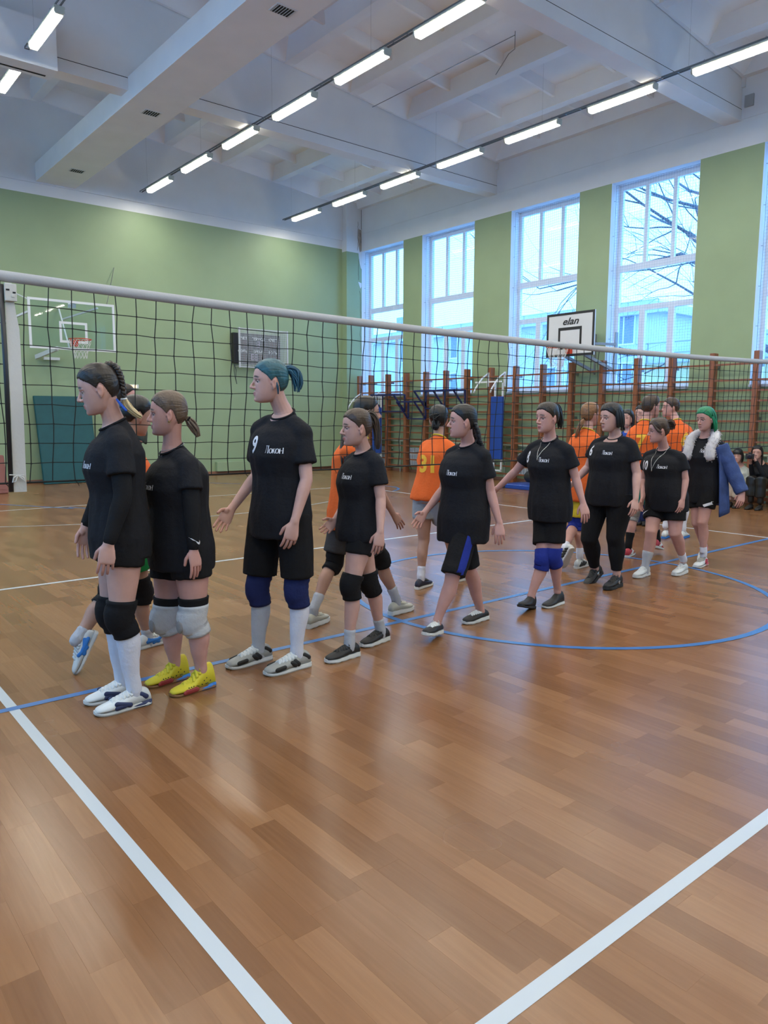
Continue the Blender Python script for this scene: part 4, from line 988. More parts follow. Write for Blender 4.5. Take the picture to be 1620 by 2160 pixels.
'seatwhite': ((12.294, 1.975), 180, {'head': (12.184, 1.995, 0.874), 'neck': (12.293, 1.978, 0.705), 'ls': (12.277, 1.851, 0.646), 'le': (12.221, 1.804, 0.453), 'lw': (12.010, 1.834, 0.413), 'lh': (11.944, 1.852, 0.415), 'rs': (12.311, 2.099, 0.639), 're': (12.239, 2.079, 0.467), 'rw': (12.035, 1.987, 0.434), 'rh': (11.948, 1.963, 0.440), 'lhip': (12.290, 1.894, 0.335), 'lk': (11.892, 1.836, 0.419), 'la': (11.918, 1.823, 0.157), 'lt': (11.728, 1.802, 0.090), 'rhip': (12.317, 2.016, 0.341), 'rk': (11.921, 1.974, 0.432), 'ra': (11.947, 1.961, 0.167), 'rt': (11.757, 1.939, 0.100)}),
'seatblack': ((12.303, 1.617), 180, {'head': (12.181, 1.665, 0.945), 'neck': (12.296, 1.632, 0.764), 'ls': (12.285, 1.497, 0.698), 'le': (12.041, 1.444, 0.567), 'lw': (11.933, 1.578, 0.836), 'lh': (11.872, 1.610, 0.900), 'rs': (12.315, 1.749, 0.692), 're': (12.112, 1.681, 0.565), 'rw': (11.957, 1.664, 0.783), 'rh': (11.885, 1.652, 0.850), 'lhip': (12.307, 1.516, 0.370), 'lk': (11.891, 1.452, 0.510), 'la': (11.916, 1.441, 0.182), 'lt': (11.706, 1.418, 0.079), 'rhip': (12.326, 1.652, 0.376), 'rk': (11.907, 1.616, 0.514), 'ra': (11.931, 1.606, 0.191), 'rt': (11.718, 1.590, 0.102)}),
}
# ---------------------------------------------------------------- figure building
def V3(*a): return np.array(a, float)
def nrm(v):
    v = np.asarray(v, float); return v / max(np.linalg.norm(v), 1e-9)
def cr(pts, n):
    """Catmull-Rom resampling of rows (any width)"""
    P = np.asarray(pts, float); P = np.vstack([2 * P[0] - P[1], P, 2 * P[-1] - P[-2]]); out = []
    for i in range(1, len(P) - 2):
        for k in range(n):
            t = k / n; p0, p1, p2, p3 = P[i - 1:i + 3]
            out.append(0.5 * (2 * p1 + (p2 - p0) * t + (2 * p0 - 5 * p1 + 4 * p2 - p3) * t * t + (3 * p1 - p0 - 3 * p2 + p3) * t ** 3))
    out.append(P[-2]); return np.array(out)
class Geo:
    """bare vertex / face lists in world metres"""
    def __init__(s): s.v = []; s.f = []; s.n = 0
    def add(s, v, f):
        v = np.asarray(v, float); s.v.append(v); o = s.n
        s.f += [tuple(i + o for i in q) for q in f]; s.n += len(v)
    def rings(s, rings, cap=True):
        n = len(rings[0]); m = len(rings); v = np.vstack(rings); f = []
        for i in range(m - 1):
            for k in range(n):
                k2 = (k + 1) % n; f.append((i * n + k, i * n + k2, (i + 1) * n + k2, (i + 1) * n + k))
        if cap: f.append(tuple(reversed(range(n)))); f.append(tuple(range((m - 1) * n, m * n)))
        s.add(v, f)
    def ell(s, sec, n=20):
        """sec: rows of (centre, axis a, half a, axis b, half b)"""
        t = np.linspace(0, 2 * PI, n, endpoint=False)
        s.rings([c + np.outer(np.cos(t), a) * ra + np.outer(np.sin(t), b) * rb for c, a, ra, b, rb in sec])
    def tube(s, pts, r, n=10, flat=None, round_end=True, squash=1.0):
        """round tube; flat = direction along which it is squashed by squash"""
        pts = np.asarray(pts, float); r = np.broadcast_to(np.asarray(r, float), (len(pts),))
        if round_end:
            d0 = nrm(pts[0] - pts[1]); d1 = nrm(pts[-1] - pts[-2])
            pts = np.vstack([pts[0] + d0 * r[0] * .85, pts[0] + d0 * r[0] * .55, pts, pts[-1] + d1 * r[-1] * .55, pts[-1] + d1 * r[-1] * .85])
            r = np.concatenate([[r[0] * .35, r[0] * .8], r, [r[-1] * .8, r[-1] * .35]])
        t = np.linspace(0, 2 * PI, n, endpoint=False); prev = None; rg = []
        for i, p in enumerate(pts):
            d = nrm(pts[min(i + 1, len(pts) - 1)] - pts[max(i - 1, 0)])
            if flat is not None:
                y = nrm(np.asarray(flat) - d * np.dot(flat, d)); x = np.cross(y, d)
            else:
                if prev is None:
                    a = V3(0, 0, 1) if abs(d[2]) < .9 else V3(1, 0, 0); x = nrm(np.cross(d, a))
                else: x = nrm(prev - d * np.dot(prev, d))
                prev = x; y = np.cross(d, x)
            q = squash if flat is not None else 1.0
            rg.append(p + np.outer(np.cos(t), x) * r[i] + np.outer(np.sin(t), y) * r[i] * q)
        s.rings(rg)
    def ball(s, c, r, n=10, m=7, ax=None):
        r = np.broadcast_to(np.asarray(r, float), (3,)); A = np.eye(3) if ax is None else np.asarray(ax); rg = []
        t = np.linspace(0, 2 * PI, n, endpoint=False)
        for i in range(m):
            a = PI * (i + .5) / m
            loc = np.stack([np.sin(a) * np.cos(t) * r[0], np.sin(a) * np.sin(t) * r[1], np.full(n, np.cos(a) * r[2])], 1)
            rg.append(np.asarray(c) + loc @ A)
        s.rings(rg)
    def merge(s, g):
        for v in g.v: s.v.append(v)
        s.f += [tuple(i + s.n for i in q) for q in g.f]; s.n += g.n
    def verts(s): return np.vstack(s.v)
    def mesh(s, name):
        me = bpy.data.meshes.new(name); me.from_pydata(s.verts().tolist(), [], s.f); me.update(); return me

def remesh(g, vox, smooth=4, fac=0.5):
    me = g.mesh('tmp'); o = bpy.data.objects.new('tmp', me); TMP.collection.objects.link(o)
    m = o.modifiers.new('r', 'REMESH'); m.mode = 'VOXEL'; m.voxel_size = vox
    if smooth:
        q = o.modifiers.new('s', 'SMOOTH'); q.factor = fac; q.iterations = smooth
    dg = tmp_dg()
    ev = o.evaluated_get(dg); em = ev.to_mesh()
    nv = len(em.vertices); v = np.empty(nv * 3); em.vertices.foreach_get('co', v)
    npoly = len(em.polygons); ls = np.empty(npoly, int); lt = np.empty(npoly, int)
    em.polygons.foreach_get('loop_start', ls); em.polygons.foreach_get('loop_total', lt)
    li = np.empty(len(em.loops), int); em.loops.foreach_get('vertex_index', li)
    fs = [tuple(li[a:a + b].tolist()) for a, b in zip(ls, lt)]
    ev.to_mesh_clear(); bpy.data.objects.remove(o); bpy.data.meshes.remove(me)
    return v.reshape(-1, 3), fs
def mk(name, v, f, mats, parent, mi=None, smooth=True):
    me = bpy.data.meshes.new(name); me.from_pydata(np.asarray(v).tolist(), [], f)
    for m in (mats if isinstance(mats, list) else [mats]): me.materials.append(m)
    if mi is not None: me.polygons.foreach_set('material_index', mi)
    if smooth: me.polygons.foreach_set('use_smooth', [True] * len(me.polygons))
    me.update()
    o = link(name, me, parent)
    if parent is not None: o.matrix_parent_inverse = Matrix.Translation(-Vector(parent.location))
    return o
def mkg(name, g, m, parent): return mk(name, g.verts(), g.f, m, parent)

def skin_mat(name, col):
    m = mat(name, col, 0.5, var=0.07, vscale=14, bump=0.04, bscale=120, attr='tint', spec=0.35)
    p = m.node_tree.nodes['Principled BSDF']
    p.inputs['Subsurface Weight'].default_value = 0.0
    return m
SKIN = {'fair': skin_mat('skin_fair', (0.54, 0.315, 0.265)), 'rosy': skin_mat('skin_rosy', (0.51, 0.275, 0.235)), 'tan': skin_mat('skin_tan', (0.40, 0.225, 0.165))}
M_eye = mat('eye_white', (0.62, 0.60, 0.58), 0.25)
M_iris = mat('iris', (0.035, 0.03, 0.03), 0.2)
def cloth(name, col, rough=0.85, bump=0.35, bscale=55, var=0.06): return mat(name, col, rough, bump=bump, bscale=bscale, var=var, vscale=10, spec=0.25)
K = dict(black=cloth('black_jersey', (0.0085, 0.009, 0.0125)), black2=cloth('black_shorts_cloth', (0.006, 0.006, 0.0075)), orange=cloth('orange_jersey', (0.72, 0.13, 0.025)),
         grey=cloth('grey_shorts_cloth', (0.28, 0.31, 0.34)), dgrey=cloth('charcoal_cloth', (0.045, 0.045, 0.05)), yellow=cloth('yellow_cloth', (0.62, 0.46, 0.03)),
         tealc=cloth('teal_cloth', (0.01, 0.22, 0.20)), green=cloth('green_cloth', (0.01, 0.22, 0.06)), blue=cloth('blue_cloth', (0.02, 0.08, 0.42)), navy=cloth('navy_cloth', (0.013, 0.02, 0.085)),
         royal=cloth('royal_blue_cloth', (0.014, 0.028, 0.23)), denim=cloth('denim', (0.045, 0.075, 0.20), var=0.25), white=cloth('white_sock_cloth', (0.62, 0.63, 0.72)), greysock=cloth('grey_sock_cloth', (0.42, 0.43, 0.47)),
         pale=cloth('pale_grey_cloth', (0.44, 0.45, 0.47)), patch=cloth('grey_pad_patch', (0.26, 0.25, 0.25)), beige=cloth('beige_cloth', (0.40, 0.33, 0.27)), fur=cloth('white_fur', (0.60, 0.58, 0.60)), cream=cloth('cream_jacket_cloth', (0.42, 0.43, 0.38)),
         leather=mat('black_leather', (0.010, 0.010, 0.010), 0.35, bump=0.15, bscale=20), olive=cloth('dark_olive_cloth', (0.03, 0.035, 0.03)))
def hair_mat(name, c1, c2, rough=0.42):
    m = bpy.data.materials.new(name); m.use_nodes = True
    n, l = m.node_tree.nodes, m.node_tree.links; p = n['Principled BSDF']
    p.inputs['Roughness'].default_value = rough; p.inputs['Specular IOR Level'].default_value = 0.4
    at = n.new('ShaderNodeAttribute'); at.attribute_name = 'strand'
    mx = n.new('ShaderNodeMix'); mx.data_type = 'RGBA'; mx.inputs[6].default_value = (*c1, 1); mx.inputs[7].default_value = (*c2, 1)
    l.new(at.outputs['Fac'], mx.inputs[0]); l.new(mx.outputs[2], p.inputs['Base Color'])
    return m
HAIR = dict(dark=hair_mat('hair_dark', (0.010, 0.008, 0.007), (0.035, 0.026, 0.021)), black=hair_mat('hair_black', (0.005, 0.005, 0.006), (0.016, 0.015, 0.017)),
            light=hair_mat('hair_light_brown', (0.065, 0.042, 0.028), (0.16, 0.108, 0.074)), brown=hair_mat('hair_brown', (0.030, 0.018, 0.012), (0.085, 0.054, 0.038)),
            teal=hair_mat('hair_teal', (0.022, 0.045, 0.045), (0.03, 0.15, 0.20)), tealtail=hair_mat('hair_teal_tail', (0.012, 0.040, 0.075), (0.030, 0.12, 0.19)),
            green=hair_mat('hair_green', (0.004, 0.065, 0.030), (0.015, 0.30, 0.13)), ginger=hair_mat('hair_ginger', (0.13, 0.055, 0.022), (0.32, 0.16, 0.07)),
            blond=hair_mat('hair_blond', (0.34, 0.24, 0.11), (0.62, 0.50, 0.30)))
def strand_attr(o, f):
    a = o.data.attributes.new('strand', 'FLOAT', 'POINT'); a.data.foreach_set('value', np.asarray(f, float))
M_sole = {c: mat('sole_' + c, v, 0.6) for c, v in dict(white=(0.60, 0.60, 0.58), black=(0.012, 0.012, 0.012), gum=(0.26, 0.13, 0.05), blue=(0.02, 0.16, 0.50), navy=(0.02, 0.03, 0.09), red=(0.28, 0.03, 0.03)).items()}
M_shoe = {c: mat('shoe_' + c, v, 0.6, bump=0.15, bscale=60, var=0.08) for c, v in dict(white=(0.56, 0.58, 0.58), black=(0.010, 0.010, 0.011), yellow=(0.56, 0.47, 0.02), grey=(0.30, 0.30, 0.28), navy=(0.015, 0.017, 0.035), red=(0.42, 0.03, 0.05), beige=(0.40, 0.39, 0.33)).items()}
M_print = mat('white_print', (0.66, 0.67, 0.72), 0.6)
M_yprint = mat('yellow_print', (0.75, 0.42, 0.02), 0.6)
from mathutils import noise as mnoise

# ---- head, in head coordinates (x forward, y left, z up, metres at unit size)
HL = [(.118, -.012, .020, .020, .020), (.108, -.012, .052, .050, .044), (.088, -.011, .077, .078, .062), (.058, -.010, .092, .092, .072), (.028, -.010, .0965, .096, .0745),
      (.004, -.010, .0925, .095, .0735), (-.022, -.010, .0935, .086, .0705), (-.045, -.006, .0905, .070, .0655), (-.065, 0., .0875, .052, .0595), (-.085, .005, .082, .045, .051), (-.100, .014, .071, .044, .041), (-.112, .028, .048, .040, .028), (-.118, .034, .022, .022, .013)]
def head_skull():
    g = Geo(); t = np.linspace(0, 2 * PI, 32, endpoint=False); L = cr(HL, 3); rg = []
    for z, xc, rf, rb, w in L:
        c, s_ = np.cos(t), np.sin(t); e = 0.92
        cx_ = np.sign(c) * np.abs(c) ** e; sy = np.sign(s_) * np.abs(s_) ** e
        rg.append(np.stack([xc + np.where(c > 0, rf, rb) * cx_, w * sy, np.full(32, z)], 1))
    g.rings(rg); return g
SKULL = head_skull()
SK_BVH = BVHTree.FromPolygons([Vector(v) for v in SKULL.verts()], SKULL.f)
def head_geo(ears=True, smile=0.0):
    g = Geo(); g.merge(SKULL)
    g.tube([(.080, 0, .016), (.0905, 0, -.002), (.1005, 0, -.018), (.1045, 0, -.027)], [.0065, .0075, .0095, .0105], 10)
    for s in (-1, 1):
        g.ball((.0915, s * .0115, -.0315), (.011, .0085, .0085))
        g.tube([(.0795, s * .012, .0225), (.0765, s * .030, .025), (.064, s * .050, .019)], [.0075, .0085, .006], 8)
        if ears:
            a = R(12); A = np.array([[math.cos(a), s * .38, math.sin(a)], [-s * .38, 1, 0], [-math.sin(a), 0, math.cos(a)]])
            A = np.array([nrm(q) for q in A])
            g.ball((-.018, s * .079, -.012), (.0165, .0075, .0305), 12, 9, A)
            g.ball((-.011, s * .0755, -.038), (.008, .006, .010), 8, 6)
            g.ball((-.002, s * .0725, -.008), (.006, .006, .007), 8, 6)
    zl = -.0595
    w = .022 + .005 * smile; up = .004 * smile
    g.tube([(.0735, -w, zl - .002 + up), (.0865, -.009, zl + .001), (.0885, 0, zl - .0005), (.0865, .009, zl + .001), (.0735, w, zl - .002 + up)], [.003, .0052, .0055, .0052, .003], 8)
    g.tube([(.0735, -w + .002, zl - .006 + up), (.0855, -.009, zl - .011), (.0875, 0, zl - .0115), (.0855, .009, zl - .011), (.0735, w - .002, zl - .006 + up)], [.003, .0058, .0065, .0058, .003], 8)
    g.ball((.0765, 0, -.098), (.015, .018, .015))
    return g
EYE = (.0615, .0305, .0045)
def sculpt(h):
    """h: head-space points, moved in place"""
    for s in (-1, 1):
        d = h - V3(.082, s * .0305, .004); w = np.exp(-((d[:, 0] / .03) ** 2 + (d[:, 1] / .0165) ** 2 + (d[:, 2] / .0105) ** 2))
        h[:, 0] -= .0085 * w
        d = h - V3(-.012, s * .087, -.010); w = np.exp(-((d[:, 0] / .008) ** 2 + (d[:, 2] / .014) ** 2 + (d[:, 1] / .008) ** 2)); h[:, 1] -= s * .006 * w
        d = h - V3(.085, s * .026, -.058); w = np.exp(-((d[:, 0] / .02) ** 2 + (d[:, 1] / .006) ** 2 + (d[:, 2] / .008) ** 2)); h[:, 0] -= .003 * w
    return h
def tint(h, brow, lip, pale):
    """head-space points -> colour + strength"""
    n = len(h); col = np.zeros((n, 4))
    x, y, z = h.T; ay = np.abs(y)
    def put(c, w):
        w = np.clip(w, 0, 1); keep = w > col[:, 3]
        col[keep, :3] = c; col[keep, 3] = w[keep]
    zl = -.0595
    fr = x > .055
    put((0.50, 0.20, 0.17), fr * .16 * np.exp(-(((ay - .043) / .026) ** 2 + ((z + .030) / .024) ** 2)))
    put((0.42, 0.16, 0.12), (ay > .071) * (np.abs(x + .012) < .03) * (np.abs(z) < .04) * .30)
    put(lip, fr * 1.0 * np.exp(-((y / .019) ** 6 + ((z - zl + .0055) / .0095) ** 6)))
    put((0.10, 0.02, 0.02), (x > .07) * .9 * np.exp(-((y / .020) ** 4 + ((z - zl + .0053) / .0020) ** 2)))
    u = (ay - .031) / .021
    zb = .0285 + .004 * (1 - u ** 2) - .0035 * u
    put(brow, (x > .04) * 1.0 * np.exp(-(u ** 6 + ((z - zb) / .0050) ** 4)))
    u = (ay - .0305) / .0165
    put((0.03, 0.02, 0.02), (x > .045) * .95 * np.exp(-(u ** 4 + ((z - (.0108 - .004 * u ** 2)) / .0030) ** 2)))
    put((0.14, 0.05, 0.04), (x > .08) * .7 * np.exp(-(((ay - .0065) / .004) ** 2 + ((z + .037) / .0035) ** 2)))
    return col

class Person:
    def __init__(s, key, label, H=1.65, g=1.0, skin='fair', near=True, hyaw=0.0, hpitch=0.0, hroll=0.0, hs=None, name='person', group=None):
        (bx, by), face, J = JT[key]
        s.key = key; s.J = {k: V3(*v) for k, v in J.items()}; s.H = H; s.s = H / 1.66; s.g = g; s.near = near; s.skin = SKIN[skin]
        a = R(face); s.F = V3(math.cos(a), math.sin(a), 0); s.L = V3(-s.F[1], s.F[0], 0); s.U = V3(0, 0, 1)
        s.root = thing(name, (bx, by, 0), label, 'person', group)
        J = s.J
        for sd in 'lr':         # a natural elbow, hips at half height
            u = np.linalg.norm(J[sd + 'e'] - J[sd + 's']); w = np.linalg.norm(J[sd + 'w'] - J[sd + 'e'])
            k = np.clip((.54 * (u + w) - u) / max(u, 1e-6), -.2, .2); J[sd + 'e'] = J[sd + 'e'] + (J[sd + 'e'] - J[sd + 's']) * k
        s.seated = J['lhip'][2] < .45
        if not s.seated:
            for sd in 'lr':
                hp = J[sd + 'hip']; d = hp - J[sd + 'k']; want = .245 * H
                if hp[2] < .51 * H: hp[2] = max(hp[2], min(.515 * H, J[sd + 'k'][2] + want * 1.04))
        else:
            for sd in 'lr': J[sd + 'hip'][2] = .40
        for sd, ot in (('l', 'r'), ('r', 'l')): J['_' + sd] = nrm(J[ot + 's'] - J[sd + 's'])
        for sd in 'lr': J[sd + 's'] = J[sd + 's'] - s.U * (.034 * s.s) + J['_' + sd] * (.012 * s.s)
        # head frame
        yw = R(face + hyaw); p = R(hpitch)
        f = V3(math.cos(yw) * math.cos(p), math.sin(yw) * math.cos(p), math.sin(p)); l = V3(-math.sin(yw), math.cos(yw), 0); u = np.cross(f, l)
        r = R(hroll); l, u = l * math.cos(r) + u * math.sin(r), u * math.cos(r) - l * math.sin(r)
        s.hA = np.stack([f, l, u]); s.hs = hs or (.955 * (.5 + .5 * s.s)); s.hc = J['head']
        s.lat_top = nrm((J['ls'] - J['rs']) * V3(1, 1, 0)); s.lat_hip = nrm((J['lhip'] - J['rhip']) * V3(1, 1, 0) + .001 * s.L)
        if np.dot(s.lat_top, s.L) < .5: s.lat_top = nrm(s.lat_top + s.L)
        if np.dot(s.lat_hip, s.L) < .7: s.lat_hip = nrm(s.lat_hip + s.L * 1.5)
        s.fwd_top = np.cross(s.lat_top, s.U); s.fwd_hip = np.cross(s.lat_hip, s.U)
    def hw(s, p): return s.hc + (np.asarray(p, float) * s.hs) @ s.hA
    def hl(s, w): return ((np.asarray(w) - s.hc) @ s.hA.T) / s.hs
    # ---- limbs
    LEGU = np.array([0, .25, .5, .78, 1, 1.15, 1.36, 1.6, 1.85, 2.0]); LEGR = np.array([.090, .086, .077, .062, .0545, .050, .0535, .043, .0325, .034])
    def leg(s, sd, u0=0, u1=2, n=17, extra=0.0):
        J = s.J; hp, k, a = J[sd + 'hip'], J[sd + 'k'], J[sd + 'a']
        us = np.linspace(u0, u1, n); pts = []; rs = []
        sf = nrm(np.cross(nrm(a - k), s.L)); sf = sf if np.dot(sf, s.F) > 0 else -sf
        for u in us:
            c = hp + (k - hp) * u if u <= 1 else k + (a - k) * (u - 1)
            if u > 1: c = c - sf * .014 * s.s * math.exp(-((u - 1.34) / .22) ** 2)
            if u < 1: c = c + nrm(np.cross(s.L, nrm(k - hp))) * -.0 
            if abs(u - 1) < .12: c = c + sf * .006
            pts.append(c); rs.append(np.interp(u, s.LEGU, s.LEGR) * s.s * (s.g * .5 + .5 if u > 1.7 else s.g) + extra)
        return np.array(pts), np.array(rs)
    ARMU = np.array([0, .3, .7, 1, 1.25, 1.6, 2.0]); ARMR = np.array([.050, .0445, .038, .0345, .0355, .0285, .0225])
    def arm(s, sd, u0=0, u1=2, n=15, extra=0.0):
        J = s.J; a, e, w = J[sd + 's'], J[sd + 'e'], J[sd + 'w']; us = np.linspace(u0, u1, n)
        pts = np.array([a + (e - a) * u if u <= 1 else e + (w - e) * (u - 1) for u in us])
        return pts, np.interp(us, s.ARMU, s.ARMR) * s.s * (.6 + .4 * s.g if True else 1) + extra
    def hand(s, G, sd, palm, curl=14, thumb=0.5, spread=1.0, size=1.0):
        J = s.J; W = J[sd + 'w']; d = nrm(J[sd + 'h'] - W); n = np.asarray(palm, float); n = nrm(n - d * np.dot(n, d))
        t = np.cross(n, d) if sd == 'l' else np.cross(d, n)
        k = s.s * .98 * size
        G.ell([(W - d * .02 * k, t, .024 * k, n, .020 * k), (W + d * .008 * k, t, .027 * k, n, .0185 * k), (W + d * .035 * k + t * .002 * k, t, .036 * k, n, .0165 * k), (W + d * .065 * k, t, .0405 * k, n, .0145 * k), (W + d * .088 * k, t, .0395 * k, n, .0115 * k), (W + d * .098 * k, t, .034 * k, n, .007 * k)], 14)
        G.ball(W + d * .03 * k + t * .022 * k + n * .008 * k, .019 * k)
        fg = Geo()
        for i, (off, ln, rr_) in enumerate([(.0285, .073, .0086), (.0095, .081, .0088), (-.0095, .075, .0084), (-.0275, .058, .0074)]):
            b = W + d * (.086 - (.004 if i in (0, 3) else 0) - (.006 if i == 3 else 0)) * k + t * off * k
            sp = R([4, 0.5, -3, -7][i] * spread); dd = d * math.cos(sp) + t * math.sin(sp)
            pts = [b - dd * .02 * k]; p = b; ang = R(curl * .6 + 3 * i); pts.append(p)
            for q, fr in enumerate((.45, .30, .25)):
                dir_ = dd * math.cos(ang) + n * math.sin(ang); p = p + dir_ * ln * fr * k; pts.append(p); ang += R(curl * (1.1 if q == 0 else .8))
            fg.tube(cr(np.array(pts), 2), np.interp(np.linspace(0, 1, 9), [0, .3, .7, 1], [rr_ * 1.05, rr_, rr_ * .92, rr_ * .74]) * k, 8)
        b = W + d * .022 * k + t * .024 * k + n * .006 * k
        d1 = nrm(d * .62 + t * (.30 + .5 * thumb) + n * .30); d2 = nrm(d * .85 + t * (.05 + .35 * thumb) + n * .25)
        pts = [b - d1 * .01 * k, b, b + d1 * .034 * k, b + d1 * .034 * k + d2 * .016 * k, b + d1 * .034 * k + d2 * .034 * k]
        fg.tube(cr(np.array(pts), 2), np.linspace(.0125, .0078, 9) * k, 8)
        return fg
    # ---- body
    def body(s, palms=None, curls=None, smile=0.0, brow=(0.05, 0.032, 0.022), lip=(0.40, 0.15, 0.14), thumbs=None, ears=True, hands=True):
        J = s.J; near = s.near; parts = []; palms = palms or {}; curls = curls or {}; thumbs = thumbs or {}
        # head and neck
        g = Geo(); hg = head_geo(ears, smile)
        g.add(s.hw(hg.verts()), hg.f)
        N = J['neck']; a = s.hw((-.028, 0, -.040)); m_ = (a + N) / 2 + s.fwd_top * .002
        g.tube(cr(np.array([a, m_, N + s.U * .0, N - s.U * .07]), 3), np.array([.047, .0465, .046, .046, .047, .050, .055, .060, .064, .066]) * s.s * (.7 + .3 * s.g), 16, round_end=False)
        v, f = remesh(g, .0034 if near else .0075, 3 if near else 2, .5)
        hv = s.hl(v)
        if near: hv = sculpt(hv); v = s.hw(hv)
        tc = tint(hv, brow, lip, None); tc[hv[:, 2] < -.11] = 0
        parts.append((v, f, tc, 0))
        for sd in 'lr':
            eg = Geo(); sg = 1 if sd == 'l' else -1
            c = V3(EYE[0], sg * EYE[1], EYE[2]); n_, m_ = 12, 9
            A = np.array([[0, 0, 1], [0, 1, 0], [1, 0, 0]])
            eg.ball((0, 0, 0), .0128, n_, m_); ev = eg.verts()[:, [2, 1, 0]] + c
            mi = []
            for q in eg.f:
                cc = ev[list(q)].mean(0) - c
                mi.append(2 if cc[0] > .0090 else 1)
            parts.append((s.hw(ev), eg.f, None, mi))
            # upper lid
            lg = Geo(); rg = []
            for i in range(5):
                el = R(-2 + 21 * i); t = np.linspace(-PI * .55, PI * .55, 11)
                rg.append(c + np.stack([.0140 * np.cos(t) * math.cos(el), .0150 * np.sin(t) * math.cos(el), np.full(11, .0140 * math.sin(el))], 1))
            vv = np.vstack(rg); ff = [(i * 11 + k, i * 11 + k + 1, (i + 1) * 11 + k + 1, (i + 1) * 11 + k) for i in range(4) for k in range(10)]
            cl = np.zeros((len(vv), 4)); cl[:11] = (0.04, 0.025, 0.025, .92)
            parts.append((s.hw(vv), ff, cl, 0))
        # arms
        for sd in 'lr':
            g = Geo(); p, r = s.arm(sd); g.tube(p, r, 14)
            if hands: fg = s.hand(g, sd, palms.get(sd, -s.L if sd == 'l' else s.L), curls.get(sd, 14), thumbs.get(sd, .4))
            v, f = remesh(g, .0048 if near else .009, 3, .5)
            parts.append((v, f, None, 0))
            if hands: parts.append((fg.verts(), fg.f, 'finger', 0))
        # trunk and legs
        g = Geo(); s.trunk(g, 0)
        for sd in 'lr':
            p, r = s.leg(sd); g.tube(p, r, 16)
            g.ball(J[sd + 'a'] - s.U * .02, .034 * s.s)
        v, f = remesh(g, .0085 if near else .014, 4, .5)
        parts.append((v, f, None, 0))
        V, Fc, T, MI = [], [], [], []; o = 0
        for v, f, tc, mi in parts:
            V.append(v); Fc += [tuple(i + o for i in q) for q in f]
            if tc is None: tc = np.zeros((len(v), 4))
            elif isinstance(tc, str): tc = np.tile([0.45, 0.19, 0.15, .35], (len(v), 1))
            T.append(tc); MI += [0] * len(f) if isinstance(mi, int) else mi; o += len(v)
        ob = mk('body', np.vstack(V), Fc, [s.skin, M_eye, M_iris], s.root, MI)
        at = ob.data.attributes.new('tint', 'FLOAT_COLOR', 'POINT'); at.data.foreach_set('color', np.vstack(T).ravel())
        return ob
    def trunk(s, g, e, top=True, zlow=None, wk=1.0, dk=1.0, belly=0.0):
        J = s.J; hp = (J['lhip'] + J['rhip']) / 2; sh = (J['ls'] + J['rs']) / 2; N = J['neck']; k = s.s; gg = s.g
        rows = []
        low = hp - (sh - hp) * .12 if zlow is None else hp + (sh - hp) * ((zlow - hp[2]) / (sh[2] - hp[2]))
        T = [(None, low, .155, .108), (0.0, None, .160, .112), (.25, None, .142, .102), (.48, None, .132, .097), (.72, None, .146, .112), (.90, None, .150, .104), (1.02, None, .128, .078), ]
        for t, c, w, d in T:
            if c is None: c = hp + (sh - hp) * t; tt = t
            else: tt = (c[2] - hp[2]) / (sh[2] - hp[2])
            if zlow is not None and t is not None and c[2] < zlow + .02: continue
            q = np.clip(tt, 0, 1); lat = nrm(s.lat_hip * (1 - q) + s.lat_top * q); fw = np.cross(lat, s.U)
            b = belly * math.exp(-((tt - .3) / .3) ** 2)
            bust = .014 * math.exp(-((tt - .72) / .14) ** 2)
            rows.append((c + fw * (b * .6 + bust) , lat, (w * k * gg + e) * wk, fw, (d * k * gg + e + b * .5) * dk))
        if e:      # neckline dips in front
            b1 = nrm(s.fwd_top - s.U * .25); b2 = nrm(s.fwd_top - s.U * .50)
            rows.append(((sh + N) / 2 + s.U * .010, s.lat_top, .092 * k, b1, .080 * k))
            rows.append((N - s.U * .004 + s.fwd_top * .008, s.lat_top, .066 * k, b2, .066 * k))
        else:
            rows.append(((sh + N) / 2 + s.U * .012, s.lat_top, .085 * k, s.fwd_top, .066 * k))
            rows.append((N + s.U * .004 - s.fwd_top * .006, s.lat_top, .056 * k, s.fwd_top, .050 * k))
        g.ell(rows, 24)
        for sd in 'lr':
            S_ = J[sd + 's']; g.tube(cr(np.array([N * .72 + S_ * .28 - s.U * .040, (N + S_) / 2 - s.U * .004, S_]), 4), np.linspace(.040, .052 + e * .5, 9) * k, 12)
    def fold(s, v, amp, seed, zdir=2.4):
        out = np.empty(len(v)); off = Vector((seed * 3.1, seed * 1.7, seed))
        for i, p in enumerate(v):
            out[i] = mnoise.noise(Vector((p[0] * 13, p[1] * 13, p[2] * zdir)) + off) + .5 * mnoise.noise(Vector((p[0] * 26, p[1] * 26, p[2] * 8)) + off)
        return out * amp
    def shirt(s, m, hem, sleeve=.62, e=.022, wk=1.05, dk=1.08, name='t_shirt', sl_r=.030, belly=0.0, flare=0.0, seed=1, long_sleeve=False):
        J = s.J; g = Geo(); k = s.s
        s.trunk(g, e, zlow=hem, wk=wk, dk=dk, belly=belly)
        if flare:
            pass
        for sd in 'lr':
            u1 = sleeve; p, r = s.arm(sd, 0, u1, 9, extra=0)
            rr_ = np.linspace(.053, .047 + sl_r * .62, len(p)) * k * (.6 + .4 * s.g) + .004
            if long_sleeve: rr_ = r + sl_r
            g.tube(p, rr_, 16, round_end=False)
            g.ball(J[sd + 's'] - s.U * .008, .054 * k * (.6 + .4 * s.g))
        v, f = remesh(g, .0075 if s.near else .012, 14, .7)
        # folds that grow away from the collar
        me = bpy.data.meshes.new('t'); me.from_pydata(v.tolist(), [], f); me.update()
        nr = np.empty(len(v) * 3); me.vertices.foreach_get('normal', nr); nr = nr.reshape(-1, 3); bpy.data.meshes.remove(me)
